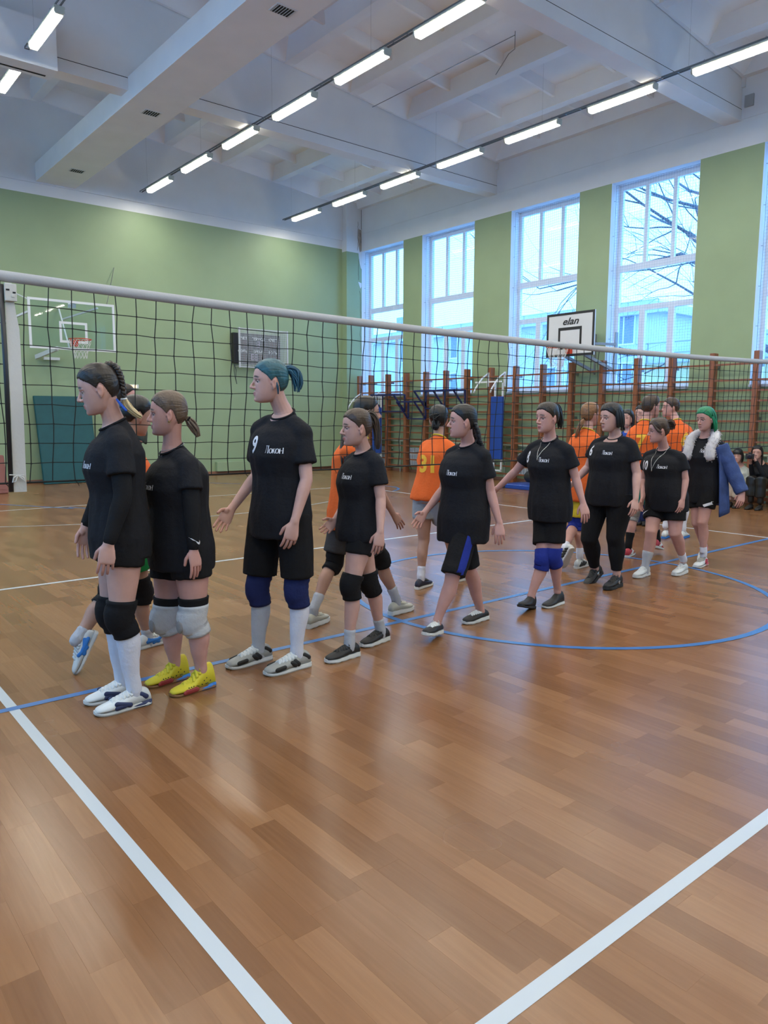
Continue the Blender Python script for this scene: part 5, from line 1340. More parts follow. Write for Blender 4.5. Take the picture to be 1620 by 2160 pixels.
        w = np.clip((J['neck'][2] - v[:, 2]) / .35, .25, 1)
        v = v + nr * (s.fold(v, .0085 * k, seed) * w)[:, None]
        ob = mk(name, v, f, m, s.root)
        s.sh_bvh = BVHTree.FromPolygons([Vector(p) for p in v], f)
        return ob
    def collar(s, m, parent):
        g = Geo(); N = s.J['neck']; t = np.linspace(0, 2 * PI, 29); k = s.s; b = nrm(s.fwd_top - s.U * .50); c = N - s.U * .003 + s.fwd_top * .008
        g.tube([c + s.lat_top * (.0655 * k * math.cos(a)) + b * (.0655 * k * math.sin(a)) for a in t], .0065, 8, round_end=False); mkg('collar', g, m, parent)
    def uz(s, z):      # thigh fraction at a height
        h = (s.J['lhip'][2] + s.J['rhip'][2]) / 2; k = (s.J['lk'][2] + s.J['rk'][2]) / 2
        return (h - z) / (h - k)
    def shorts(s, m, hem_u, e=.028, top=.30, name='shorts', tight=False):
        J = s.J; g = Geo(); k = s.s; hp = (J['lhip'] + J['rhip']) / 2; sh = (J['ls'] + J['rs']) / 2; e2 = .0125 if tight else e
        rows = []
        for t, w, d in ((-.10, .148, .104), (0, .160, .112), (.15, .150, .106), (top, .138, .100)):
            rows.append((hp + (sh - hp) * t, s.lat_hip, w * k * s.g + e2 * (1 if tight else .5), s.fwd_hip, d * k * s.g + e2 * (1 if tight else .5)))
        if not s.seated: g.ell(rows, 20)
        else: g.ell(rows[1:], 20)
        for sd in 'lr':
            p, r = s.leg(sd, -.02, hem_u, 12, extra=0); r = r + e2 if tight else r * np.linspace(.95, 1, 12) + e2 * np.linspace(.30, 1, 12)
            if not tight: r = np.maximum(r, np.linspace(r[0], max(r), len(r)) * .97)
            g.tube(p, r, 18, round_end=False)
        v, f = remesh(g, .0085 if s.near else .012, 4, .5)
        if not tight:
            me = bpy.data.meshes.new('t'); me.from_pydata(v.tolist(), [], f); me.update()
            nr = np.empty(len(v) * 3); me.vertices.foreach_get('normal', nr); nr = nr.reshape(-1, 3); bpy.data.meshes.remove(me)
            v = v + nr * s.fold(v, .006, 7)[:, None]
        ob = mk(name, v, f, m, s.root)
        s.shorts_bvh = BVHTree.FromPolygons([Vector(p) for p in v], f)
        return ob
    def pad(s, sd, m, u0=.80, u1=1.28, bulge=.016, e=.010, name='knee_pad', patch=None):
        p, r = s.leg(sd, u0, u1, 13, extra=e); J = s.J
        sf = s.F; g = Geo()
        k = s.J[sd + 'k']; t = np.linspace(0, 2 * PI, 20, endpoint=False); rg = []
        us = np.linspace(u0, u1, 13)
        for i, c in enumerate(p):
            d = nrm(p[min(i + 1, 12)] - p[max(i - 1, 0)]); y = nrm(sf - d * np.dot(sf, d)); x = np.cross(y, d)
            q = r[i] * (1 + .02 * math.sin(i * 2.1)); bl = bulge * math.exp(-((us[i] - 1.03) / .13) ** 2)
            ring = c + np.outer(np.cos(t), x) * q + np.outer(np.sin(t), y) * q
            ring = ring + np.outer(np.clip(np.sin(t), 0, 1) ** 1.5, y) * bl
            rg.append(ring)
        g.rings(rg); o = mkg(name, g, m, s.root)
        if patch:
            pg = Geo(); y = nrm(sf); c = k + s.F * (np.interp(1.0, s.LEGU, s.LEGR) * s.s * s.g + e + bulge - .012) - s.U * .02
            for dx in (0,): pg.ball(c - s.L * .0, (.016, .036, .048), 14, 8, np.stack([s.F, s.L, s.U]))
            mkg('pad_patch', pg, patch, o)
        return o
    def sock(s, sd, m, u0=1.55, e=.0045, name='sock'):
        p, r = s.leg(sd, u0, 2.0, 12, extra=e); g = Geo()
        a_ = s.J[sd + 'a']; lift_ = a_[2] > .15 * s.s; p = np.vstack([p, a_ + nrm(a_ - s.J[sd + 'k']) * .014 if lift_ else a_ - s.U * .036]); r = np.append(r, r[-1] * .94)
        rib = 1 + .012 * np.cos(np.arange(len(r)) * 2.6); g.tube(p, r * rib, 18); return mkg(name, g, m, s.root)
    def shoe(s, sd, m, sole, lace=None, high=0.0, L=None, pitch=0.0, trim=None, z=None, heelm=None, name='shoe', chunky=0.0, roll=0.0):
        J = s.J; a = J[sd + 'a']; t = J[sd + 't']; d = (t - a) * V3(1, 1, 0)
        d = nrm(d) if np.linalg.norm(d) > .03 else s.F
        L = (L or .262) * s.s / .265
        zz = (max(0.0, a[2] - .105 * s.s) if pitch else 0.0) if z is None else z
        pr = R(pitch); X = d * math.cos(pr) + s.U * math.sin(pr); Z = s.U * math.cos(pr) - d * math.sin(pr); Y = np.cross(Z, X)
        O = V3(a[0], a[1], zz) if pitch == 0 else a - Z * .095 * s.s
        def W(x, y, q): return O + X * x * L + Y * y * L + Z * q * L
        A = [(-.078, .024, .060), (-.066, .031, .082 + high), (-.040, .034, .094 + high), (-.005, .0355, .092 + high), (.030, .039, .084 + high * .55), (.065, .043, .072), (.100, .0470, .062), (.135, .0465, .053), (.163, .0405, .047), (.183, .0315, .041), (.1945, .016, .032)]
        A = cr(A, 3); n = 18; tt = np.linspace(0, 2 * PI, n, endpoint=False); rg = []; sb = .016 + chunky
        for x, w, h in A:
            zc = (h + chunky + sb) / 2; hh = (h + chunky - sb) / 2
            e1 = .72; cy = np.sign(np.cos(tt)) * np.abs(np.cos(tt)) ** e1; sy = np.sin(tt)
            sq = np.where(sy > 0, 1 - .30 * sy ** 2, 1.0)
            rg.append(np.array([W(x, w * c * q + .006 * math.sin(x * 9), zc + hh * v) for c, v, q in zip(cy, sy, sq)]))
        g = Geo(); g.rings(rg); up = mkg(name, g, m, s.root)
        # sole
        g = Geo(); rg = []; B = [(-.082, .016), (-.071, .0295), (-.04, .034), (0, .0345), (.05, .0395), (.10, .0465), (.135, .0458), (.165, .0405), (.186, .0305), (.1985, .014)]
        for x, w in cr(B, 2):
            th = .024 + chunky - .008 * np.clip((x - .02) / .15, 0, 1); z0 = .010 * np.clip((x - .15) / .05, 0, 1) ** 2 + (.003 if chunky and int((x + .1) * 28) % 2 else 0)
            y = w; rg.append(np.array([W(x, -y * .93, z0), W(x, y * .93, z0), W(x, y + .002, z0 + .008), W(x, y, z0 + th), W(x, -y, z0 + th), W(x, -y - .002, z0 + .008)]))
        g.rings(rg); so = mkg('sole', g, sole, up); so.data.polygons.foreach_set('use_smooth', [False] * len(so.data.polygons)); fixp(so, s.root)
        def top(x): 
            i = np.interp(x, A[:, 0], A[:, 2]); return i + chunky
        if lace is not None:
            g = Geo()
            for i in range(5):
                x = .030 + .018 * i; w = .026 - .002 * i
                for sg in (-1, 1):
                    g.tube([W(x - .006, -w * sg, top(x) - .010), W(x + .002, 0, top(x + .002) + .004), W(x + .012, w * sg, top(x + .012) - .009)], .0028 * L / .26, 5)
            b = W(.026, 0, top(.026) + .007)
            g.tube([b, b + Y * .022 * sd_sign(sd) + Z * .012, b + Y * .034 * sd_sign(sd) - Z * .002, b], .0025, 5); g.tube([b, b - Y * .024 * sd_sign(sd) + Z * .010, b - Y * .03 * sd_sign(sd), b], .0025, 5)
            lo = mkg('laces', g, lace, up); fixp(lo, s.root)
        if trim is not None:      # side flash on both flanks
            for sg in (-1, 1):
                g = Geo()
                for (x0, x1, q0, q1) in trim[1]:
                    w0 = np.interp(x0, A[:, 0], A[:, 1]); w1 = np.interp(x1, A[:, 0], A[:, 1])
                    def side(x, w, q): return W(x, sg * (w * .985) + .006 * math.sin(x * 9), q)
                    g.tube([side(x0, w0 * (1 - max(0, q0 - .045) * 6), q0), side((x0 + x1) / 2, (w0 + w1) / 2 * (1 - max(0, (q0 + q1) / 2 - .045) * 6), (q0 + q1) / 2), side(x1, w1 * (1 - max(0, q1 - .045) * 6), q1)], .0033 * L / .26, 8, flat=Y, squash=.45)
                to = mkg('side_flash', g, trim[0], up)
        if heelm is not None:
            g = Geo(); g.rings([np.array([W(x, -w, .003), W(x, w, .003), W(x, w * 1.02, h), W(x, -w * 1.02, h)]) for x, w, h in ((-.0835, .017, .026), (-.072, .0305, .030), (-.04, .0352, .026), (0.0, .0357, .020), (.02, .0365, .016))])
            ho = mkg('heel_unit', g, heelm, up); fixp(ho, s.root)
        s.W = W
        return up
    # ---- hair
    def hair(s, m, style='back', th=.013, seed=0, streak=60):
        nph, nth = (150, 90) if s.near else (72, 44); C0 = V3(-.012, 0, .018); rn = random.Random(seed)
        P = {'back': [(0, .078), (25, .073), (45, .056), (60, .040), (74, .018), (83, .004), (90, .014), (97, .026), (106, .022), (114, .0), (120, -.030), (140, -.058), (180, -.078)],
             'short': [(0, .080), (25, .076), (45, .060), (60, .046), (75, .020), (86, -.004), (93, .018), (102, .032), (112, .010), (120, -.028), (140, -.048), (180, -.060)],
             'fringe': [(0, .045), (30, .040), (50, .030), (65, .010), (80, -.03), (95, -.05), (120, -.06), (150, -.075), (180, -.08)]}[style]
        ax = [p[0] for p in P]; az = [p[1] for p in P]
        vs = np.zeros((nth * nph, 3)); mk_ = np.zeros(nth * nph); st = np.zeros(nth * nph)
        for i in range(nth):
            a = PI * (i + .02) / (nth - 1) * .86
            for j in range(nph):
                ph = 2 * PI * j / nph; d = Vector((math.sin(a) * math.cos(ph), math.sin(a) * math.sin(ph), math.cos(a)))
                h = SK_BVH.ray_cast(Vector(C0) + d * .4, -d)
                p = h[0] if h[0] else Vector(C0) + d * .05
                az_ = abs(math.degrees(math.atan2(p.y, p.x + .012))); zb = np.interp(az_, ax, az)
                dz = p.z - zb + .006 * mnoise.noise(Vector((p.x * 140, p.y * 140, p.z * 60))); w = np.clip(dz / .010 + .4, 0, 1); w = w * w * (3 - 2 * w); rise = .35 + .65 * np.clip(dz / .045, 0, 1)
                fl = math.atan2(p.z - .02, p.y) * streak if style != 'fringe' else ph * streak * .6
                nz = mnoise.noise(Vector((fl * .35, seed, p.x * 6))) * .6 + mnoise.noise(Vector((fl * .9, seed + 5, p.x * 10))) * .4
                tt = th * (.75 + .35 * max(0, p.z) / .1) + .0030 * nz
                k = i * nph + j; vs[k] = np.array(p + d * ((tt * rise + .0008) * w - .005 * (1 - w))); mk_[k] = w; st[k] = np.clip(.45 + .8 * nz, 0, 1)
        fs = []
        for i in range(nth - 1):
            for j in range(nph):
                j2 = (j + 1) % nph; q = (i * nph + j, (i + 1) * nph + j, (i + 1) * nph + j2, i * nph + j2)
                if max(mk_[list(q)]) > .03: fs.append(q)
        o = mk('hair', s.hw(vs), fs, m, s.root); strand_attr(o, st); s.hair_ob = o
        return o
    def strands(s, m, path, rad, n=26, r=.006, seed=1, name='ponytail', world=False, wav=0.0, taper=.35):
        """bundle of tapering strands along a path; rad = bundle radius at each path point"""
        P = cr(np.array(path, float), 4); P = P if world else s.hw(P); rad = np.interp(np.linspace(0, 1, len(P)), np.linspace(0, 1, len(rad)), rad) * (1 if world else s.hs)
        rn = random.Random(seed); g = Geo(); st = []
        for i in range(n):
            a = rn.uniform(0, 2 * PI); q = math.sqrt(rn.uniform(.05, 1)); pts = []; prev = None; sh = rn.uniform(.86, 1.0); m_ = int(len(P) * sh); m_ = max(m_, 4)
            for k in range(m_):
                d = nrm(P[min(k + 1, len(P) - 1)] - P[max(k - 1, 0)])
                x = nrm(np.cross(d, V3(.3, .5, .81))) if prev is None else nrm(prev - d * np.dot(prev, d)); prev = x; y = np.cross(d, x)
                aa = a + .5 * math.sin(k * .5 + i) * .6
                pts.append(P[k] + (x * math.cos(aa) + y * math.sin(aa)) * rad[k] * q + wav * V3(math.sin(k * 1.3 + i), math.cos(k * 1.1 + i * 2), 0))
            rr_ = r * s.hs * np.linspace(1, taper, m_); g.tube(pts, rr_, 6); st += [rn.random()] * (6 * (m_ + 4))
        o = mkg(name, g, m, s.root); strand_attr(o, st); return o
    def braid(s, m, path, a=.011, r=.0105, turns=7, name='braid', world=False):
        P = cr(np.array(path, float), 14); P = P if world else s.hw(P); g = Geo(); n = len(P); st = []; prev = None; fr = []
        for k in range(n):
            d = nrm(P[min(k + 1, n - 1)] - P[max(k - 1, 0)]); x = nrm(np.cross(d, s.L)) if prev is None else nrm(prev - d * np.dot(prev, d)); prev = x; fr.append((x, np.cross(d, x)))
        for q in range(3):
            pts = []; 
            for k in range(n):
                t = 2 * PI * turns * k / n / 1.0 + 2 * PI * q / 3; x, y = fr[k]; f_ = 1 - .35 * k / n
                pts.append(P[k] + (y * math.sin(t) * a + x * math.sin(2 * t) * a * .55) * f_)
            g.tube(pts, r * np.linspace(1, .62, n) * (1 + .12 * np.sin(np.arange(n) * .9)), 8); st += [(.2, .5, .8)[q]] * (8 * (n + 4))
        o = mkg(name, g, m, s.root); strand_attr(o, st); return o
    def band(s, m, c, ax, R_, r_=.006, name='hair_tie'):
        g = Geo(); c = s.hw(c); ax = nrm(np.asarray(ax) @ s.hA); x = nrm(np.cross(ax, V3(.2, .3, .9))); y = np.cross(ax, x); t = np.linspace(0, 2 * PI, 15)
        g.tube([c + (x * math.cos(a) + y * math.sin(a)) * R_ * s.hs for a in t], r_, 7, round_end=False); return mkg(name, g, m, s.root)
    # ---- printing on the shirt
    def put(s, txt, size, lat, z, m, parent, back=False, sx=1.0, shear=0.0, bold=0.0, name='print', rot=0.0, mesh=None, bvh=None):
        me = mesh or text_mesh(txt, size, 0, shear, sx, bold)
        bm = bmesh.new(); bm.from_mesh(me)
        bmesh.ops.triangulate(bm, faces=bm.faces)
        xs = [v.co.x for v in bm.verts]; ys = [v.co.y for v in bm.verts]; stp = .012
        for ax, lo, hi in ((Vector((1, 0, 0)), min(xs), max(xs)), (Vector((0, 1, 0)), min(ys), max(ys))):
            q_ = lo + stp
            while q_ < hi:
                bmesh.ops.bisect_plane(bm, geom=bm.verts[:] + bm.edges[:] + bm.faces[:], plane_co=ax * q_, plane_no=ax); q_ += stp
        bmesh.ops.triangulate(bm, faces=bm.faces)
        J = s.J; hp = (J['lhip'] + J['rhip']) / 2; sh = (J['ls'] + J['rs']) / 2; q = np.clip((z - hp[2]) / (sh[2] - hp[2]), 0, 1)
        la = nrm(s.lat_hip * (1 - q) + s.lat_top * q); fw = np.cross(la, s.U); c = hp + (sh - hp) * q; c = V3(c[0], c[1], z)
        out = -fw if back else fw; rt = -la if back else la
        cs, sn = math.cos(R(rot)), math.sin(R(rot)); bv = bvh or s.sh_bvh
        for v in bm.verts:
            x, y = v.co.x * cs - v.co.y * sn, v.co.x * sn + v.co.y * cs
            p = c + la * lat + rt * x + s.U * y + out * .6
            h = bv.ray_cast(Vector(p), Vector(-out))
            v.co = (h[0] + h[1] * .0025) if h[0] else Vector(c + la * lat + rt * x + s.U * y + out * .12)
        nm = bpy.data.meshes.new(name); bm.to_mesh(nm); bm.free(); nm.materials.append(m)
        return link(name, nm, parent)
def sd_sign(sd): return 1 if sd == 'l' else -1
def fixp(o, root): pass      # meshes are in world metres and their parent already stands at the origin
def poly_mesh(pts):
    me = bpy.data.meshes.new('shape'); me.from_pydata([(x, y, 0) for x, y in pts], [], [tuple(range(len(pts)))]); return me
# ---------------------------------------------------------------- the nine players in black
G_BLACK = 'players in black filing along the net'
def team_mesh(sc):      # the word on the chest, drawn with a broad pen
    S = [([(.02, .03), (.08, .08), (.14, .5), (.17, .98)], [.05, .05, .05, .05]), ([(.06, .97), (.52, .97)], .055), ([(.42, .97), (.42, .02)], .115), ([(.32, .02), (.52, .02)], .05),
         oring(.80, .31, .19, .30, .11), ([(1.10, .0), (1.10, .62)], .11), ([(1.10, .30), (1.30, .60), (1.38, .62)], .05), ([(1.18, .40), (1.36, .02), (1.44, .02)], .09),
         oring(1.66, .31, .19, .30, .11), ([(1.96, .0), (1.96, .62)], .11), ([(2.30, .0), (2.30, .74)], .10), ([(1.96, .32), (2.30, .36)], .05), ([(2.22, .0), (2.38, .0)], .04), ([(1.88, .0), (2.04, .0)], .04)]
    return stroke_mesh(S, sc, 1.0)
def printed(p, shirt, num=None, nz=None, lz=None, nlat=-.085, llat=.068, nsize=.105, lsize=.058):
    if lz: p.put('', 0, llat, lz, M_print, shirt, name='lettering', mesh=team_mesh(lsize * .62))
    if num: p.put(num, nsize, nlat, nz, M_print, shirt, sx=.80, bold=.0035, name='number')
def swoosh(sz):
    t = np.linspace(0, 1, 12); lo = [(x * 1.0, -.32 + .02 + .85 * max(0, x - .18) ** 1.25) for x in t]; hi = [(1.0 - .78 * x, .42 - .60 * x ** .8) for x in t]
    lo = [(0.0, -.05), (.02, -.22), (.10, -.30), (.22, -.27), (.45, -.08), (.75, .18), (1.0, .40)]; hi = [(.70, .24), (.40, .02), (.22, -.08), (.13, -.09), (.10, -.02), (.13, .10)]
    return poly_mesh([((x - .5) * sz, y * sz) for x, y in lo + hi])
IN_L, IN_R = None, None

# braid, front of the line
p = Person('braid', 'player in black heading the line, long dark braid with blond tip, long white socks', 1.79, 1.0, 'fair', hyaw=-24, hpitch=-17, group=G_BLACK)
p.body(palms={'l': -p.L * .9 - p.F * .3, 'r': p.L}, curls={'l': 20, 'r': 12}, brow=(0.03, 0.02, 0.015))
sh = p.shirt(K['black'], .80, .60, seed=1, wk=1.02, dk=1.12); p.collar(K['black'], sh); printed(p, sh, lz=1.29)
p.shorts(K['black2'], p.uz(.765), e=.018)
for sd in 'lr':
    a, r = p.arm(sd, .35, 1.93, 14, extra=.007); g = Geo(); g.tube(a, r * (1 + .015 * np.sin(np.arange(14) * 1.7)), 14); sl = mkg('arm_sleeve', g, K['black2'], p.root)
    p.pad(sd, K['black2'], .80, 1.26, bulge=.014, e=.012); p.sock(sd, K['white'], 1.15)
    p.shoe(sd, M_shoe['white'], M_sole['white'], M_shoe['white'], trim=(M_sole['navy'], ((.035, .105, .030, .052), (.06, .105, .034, .032), (-.05, -.02, .05, .07))), heelm=M_sole['navy'], z=0)
p.hair(HAIR['dark'], 'back', .012, 1)
p.band(mat('pink_tie', (0.55, 0.40, 0.42), 0.7), (-.072, 0, .098), (-.8, 0, .6), .016, .006)
p.braid(HAIR['dark'], [(-.070, 0, .096), (-.098, 0, .104), (-.122, 0, .080), (-.128, 0, .035), (-.122, 0, -.02), (-.108, 0, -.075)], .0135, .0135, 5)
p.band(mat('white_tie', (0.6, 0.62, 0.64), 0.7), (-.106, 0, -.08), (.2, 0, -1), .013, .005)
p.strands(HAIR['blond'], [(-.106, 0, -.078), (-.112, 0, -.12), (-.135, .005, -.165), (-.165, .01, -.205)], [.009, .018, .017, .006], 30, .0055, 3, 'braid_tip')
g = Geo(); c = p.J['neck']; A_ = [p.hw((-.075, .030, -.075)), p.hw((-.083, .032, -.10)), p.hw((-.098, .030, -.135))]
g.tube(np.array(A_), [.009, .011, .010], 8, flat=(A_[1] - (p.hw((-.018, 0, -.06)))), squash=.35); mkg('kinesio_tape', g, K['blue'], p.root)

# light-brown hair, grey knee pads, yellow shoes
p = Person('light', 'player in black with light brown low ponytail, grey knee pads and yellow high-tops', 1.66, 1.14, 'rosy', hyaw=-26, hpitch=-4, group=G_BLACK)
p.body(palms={'l': p.F * .2 - p.L, 'r': p.L}, curls={'l': 12, 'r': 12}, brow=(0.07, 0.045, 0.03), lip=(0.36, 0.13, 0.13))
sh = p.shirt(K['black'], .69, .60, seed=2, wk=1.06, dk=1.16, e=.024); p.collar(K['black'], sh); printed(p, sh, lz=1.16, llat=.03)
p.shorts(K['black2'], p.uz(.635), e=.022)
for sd in 'lr':
    a, r = p.arm(sd, .35, 1.93, 14, extra=.008); g = Geo(); g.tube(a, r * (1 + .015 * np.sin(np.arange(14) * 1.7)), 14); sl = mkg('arm_sleeve', g, K['black2'], p.root)
    if sd == 'l':
        V_, F_ = g.verts(), g.f; bv = BVHTree.FromPolygons([Vector(q) for q in V_], F_)
        p.put('', .05, .235, 0.90, M_print, sl, name='logo', mesh=swoosh(.052), bvh=BVHTree.FromPolygons([Vector(q) for q in V_], F_)) if False else None
        me = swoosh(.058); c_ = p.J['lw'] + (p.J['le'] - p.J['lw']) * .20; n_ = nrm(p.L * .93 - p.F * -.1); rt_ = -p.F
        for v in me.vertices:
            h = bv.ray_cast(Vector(c_ + n_ * .2 - rt_ * v.co.x * -1 * -1 + p.U * v.co.y), Vector(-n_)); q = h[0] + h[1] * .002 if h[0] else Vector(c_ + n_ * .05); v.co = q
        me.materials.append(M_print); link('logo', me, sl)
    p.pad(sd, K['pale'], .80, 1.27, bulge=.026, e=.012, patch=K['patch'])
    a, r = p.leg(sd, .70, .82, 5, extra=.010); g = Geo(); g.tube(a, r, 18, round_end=False); mkg('pad_cuff', g, K['black2'], p.root)
    p.shoe(sd, M_shoe['yellow'], M_sole['gum'], M_shoe['yellow'], high=.055, heelm=M_sole['blue'], trim=(M_sole['red'], ((.05, .13, .022, .020), (.06, .12, .028, .026))), z=0)
    g = Geo(); rs_ = random.Random(4)
    for i in range(14):
        x = rs_.uniform(-.05, .12); w = np.interp(x, [-.07, 0, .1], [.031, .0355, .0465]); q = rs_.uniform(.035, .075 if x < .03 else .048)
        g.ball(p.W(x, (1 if sd == 'l' else 1) * w * .98 + .006 * math.sin(x * 9), q), .0036, 6, 5); g.ball(p.W(x, -w * .98 + .006 * math.sin(x * 9), q), .0036, 6, 5)
    mkg('dots', g, K['olive'], p.root)['kind'] = 'stuff'
p.hair(HAIR['light'], 'back', .014, 2)
p.band(K['black2'], (-.115, 0, -.038), (-.8, 0, -.6), .015, .006)
p.strands(HAIR['light'], [(-.108, 0, -.030), (-.128, 0, -.058), (-.148, 0, -.100), (-.165, 0, -.150)], [.010, .024, .022, .008], 34, .007, 4)
g = Geo(); g.ring = None
g.ball(p.hw((-.010, .080, -.040)), .0045, 8, 6); g.tube([p.hw((-.010 + .006 * math.cos(t), .080, -.046 + .008 * math.sin(t))) for t in np.linspace(0, 6.3, 12)], .0012, 5); mkg('earring', g, mat('gold', (0.5, 0.36, 0.15), .3, 1.0), p.root)
g = Geo(); N = p.J['neck']; g.tube([N + p.lat_top * .066 * math.cos(t) + p.fwd_top * (.062 * math.sin(t)) + p.U * (.006 - .02 * math.sin(t)) for t in np.linspace(0, 6.3, 26)], .0014, 5); mkg('necklace', g, M_steel, p.root)

# teal hair, number 9
p = Person('teal', 'tallest player, number 9 in black, teal ponytail, long shorts and navy knee pads', 1.85, .93, 'fair', hyaw=-20, hpitch=-2, group=G_BLACK)
p.body(palms={'l': -p.L * .9 - p.F * .35, 'r': p.L * .85 + p.U * .35}, curls={'l': 22, 'r': 9}, thumbs={'r': .7}, brow=(0.03, 0.022, 0.02), lip=(0.40, 0.17, 0.16))
sh = p.shirt(K['black'], .815, .66, seed=3, wk=1.14, dk=1.18, e=.026); p.collar(K['black'], sh); printed(p, sh, '9', 1.365, 1.345, nlat=-.065, llat=.085, nsize=.135, lsize=.070)
p.shorts(K['black2'], p.uz(.57), e=.040)
for sd in 'lr':
    p.pad(sd, K['navy'], .82, 1.24, bulge=.014, e=.014); p.sock(sd, K['greysock' if sd == 'r' else 'white'], 1.14)
    p.shoe(sd, M_shoe['grey'], M_sole['white'], M_shoe['white'], trim=(M_sole['black'], ((.01, .035, .034, .056), (.03, .055, .034, .052), (-.06, -.03, .055, .075), (.105, .15, .040, .034))), z=0, L=.275)
p.hair(HAIR['teal'], 'back', .013, 3)
p.band(mat('white_tie', (0.6, 0.62, 0.64), 0.7), (-.100, 0, .062), (-.95, 0, .3), .013, .006)
p.strands(HAIR['tealtail'], [(-.094, 0, .062), (-.128, 0, .072), (-.160, 0, .045), (-.172, 0, -.01), (-.160, .004, -.075)], [.008, .026, .032, .030, .014], 40, .0075, 5)
p.strands(HAIR['tealtail'], [(-.020, .070, .02), (-.034, .080, -.03), (-.038, .072, -.085)], [.003, .006, .003], 6, .003, 6, 'loose_lock')

# fourth
p = Person('four', 'fourth player in line, in black with high brown ponytail, black knee pads and black trainers', 1.58, 1.0, 'fair', hyaw=-20, hpitch=-4, group=G_BLACK)
p.body(palms={'l': -p.L * .8 - p.F * .4, 'r': p.L * .7 + p.U * .6}, curls={'l': 20, 'r': 16}, thumbs={'r': .8}, brow=(0.04, 0.026, 0.018), lip=(0.38, 0.11, 0.11))
sh = p.shirt(K['black'], .75, .62, seed=4, wk=1.04, dk=1.22); p.collar(K['black'], sh); printed(p, sh, '7', 1.18, 1.165, llat=.05, nlat=-.10, lsize=.056)
p.shorts(K['black2'], p.uz(.66), e=.014)
for sd in 'lr':
    p.pad(sd, K['black2'], .82, 1.24, bulge=.015, e=.012); p.sock(sd, K['greysock'], 1.78)
    p.shoe(sd, M_shoe['black'], M_sole['white'], M_shoe['black'], z=0, chunky=.008)
p.hair(HAIR['brown'], 'back', .013, 4)
p.strands(HAIR['brown'], [(-.085, 0, .088), (-.116, 0, .092), (-.140, 0, .040), (-.150, 0, -.03), (-.150, .01, -.11), (-.142, .012, -.165)], [.010, .022, .028, .026, .022, .008], 40, .0068, 7)

# fifth
p = Person('five', 'fifth player in line, in black with two dark braids, blue-striped shorts and canvas shoes', 1.61, 1.05, 'rosy', hyaw=-32, hpitch=-2, group=G_BLACK)
p.body(palms={'l': -p.L * .6 - p.F * .6, 'r': p.L * .75 + p.U * .5}, curls={'l': 16, 'r': 8}, thumbs={'r': .7}, brow=(0.02, 0.014, 0.012), lip=(0.34, 0.13, 0.12))
sh = p.shirt(K['black'], .65, .62, seed=5, wk=1.12, dk=1.28, e=.028); p.collar(K['black'], sh); printed(p, sh, lz=1.15, llat=.05)
so = p.shorts(K['black2'], p.uz(.44), e=.020)
for sd, sg in (('l', 1), ('r', -1)):
    pp, rr_ = p.leg(sd, .22, p.uz(.452), 14); vs_, fs_ = [], []
    for i, c in enumerate(pp):
        for q, t_ in enumerate(np.linspace(-.10, .62, 7)):
            dr = p.L * sg * math.cos(t_) + p.F * math.sin(t_); h = p.shorts_bvh.ray_cast(Vector(c + dr * .4), Vector(-dr)); vs_.append(np.array(h[0]) + dr * .0025 if h[0] else c + dr * .12)
            if i and q: n_ = i * 7 + q; fs_.append((n_ - 8, n_ - 7, n_, n_ - 1))
    mk('side_stripe', vs_, fs_, K['royal'], so)
    p.shoe(sd, M_shoe['black'], M_sole['white'], M_shoe['white'], z=0 if sd == 'r' else None, pitch=0 if sd == 'r' else 10, chunky=.006, high=-.012)
    g = Geo(); g.ball(p.W(.168, .004, .030), (.024, .030, .017), 12, 8, np.stack([nrm(p.J[sd + 't'] - p.J[sd + 'a'] * V3(1, 1, 0) - V3(0, 0, p.J[sd + 't'][2])), p.L, p.U])); mkg('toe_cap', g, M_sole['white'], p.root)
p.hair(HAIR['black'], 'back', .013, 5)
p.braid(HAIR['black'], [(-.085, .050, -.02), (-.105, .060, -.07), (-.120, .062, -.14), (-.155, .05, -.23), (-.185, .03, -.33), (-.20, .02, -.45)], .0105, .0115, 10)
p.braid(HAIR['black'], [(-.085, -.050, -.02), (-.105, -.055, -.07), (-.125, -.050, -.14), (-.16, -.04, -.23), (-.19, -.03, -.33), (-.20, -.02, -.45)], .0105, .0115, 10)

# number 8
p = Person('eight', 'number 8 in black, dark ponytail, royal blue knee pads, left hand swinging back', 1.65, .98, 'rosy', hyaw=-8, hpitch=-5, group=G_BLACK)
p.body(palms={'l': -p.L * .7 - p.F * .5, 'r': p.L}, curls={'l': 18, 'r': 12}, smile=.4, brow=(0.035, 0.022, 0.016), lip=(0.34, 0.09, 0.10))
sh = p.shirt(K['black'], .71, .60, seed=6, wk=1.10, dk=1.20, e=.026); p.collar(K['black'], sh); printed(p, sh, '8', 1.215, 1.205, nlat=-.125, llat=.055, nsize=.12)
p.shorts(K['black2'], p.uz(.53), e=.018)
for sd in 'lr':
    p.pad(sd, K['royal'], .84, 1.28, bulge=.012, e=.012)
    p.shoe(sd, M_shoe['black'], M_sole['white' if sd == 'l' else 'black'], None, high=.03, z=0 if sd == 'l' else None, pitch=0 if sd == 'l' else 14, L=.25)
p.hair(HAIR['dark'], 'back', .013, 6)
p.strands(HAIR['black'], [(-.088, 0, .075), (-.122, 0, .085), (-.145, 0, .03), (-.150, 0, -.05), (-.142, 0, -.115)], [.010, .024, .028, .026, .012], 40, .007, 8)
M_silver = mat('silver', (0.50, 0.50, 0.48), 0.35, metal=0.8)
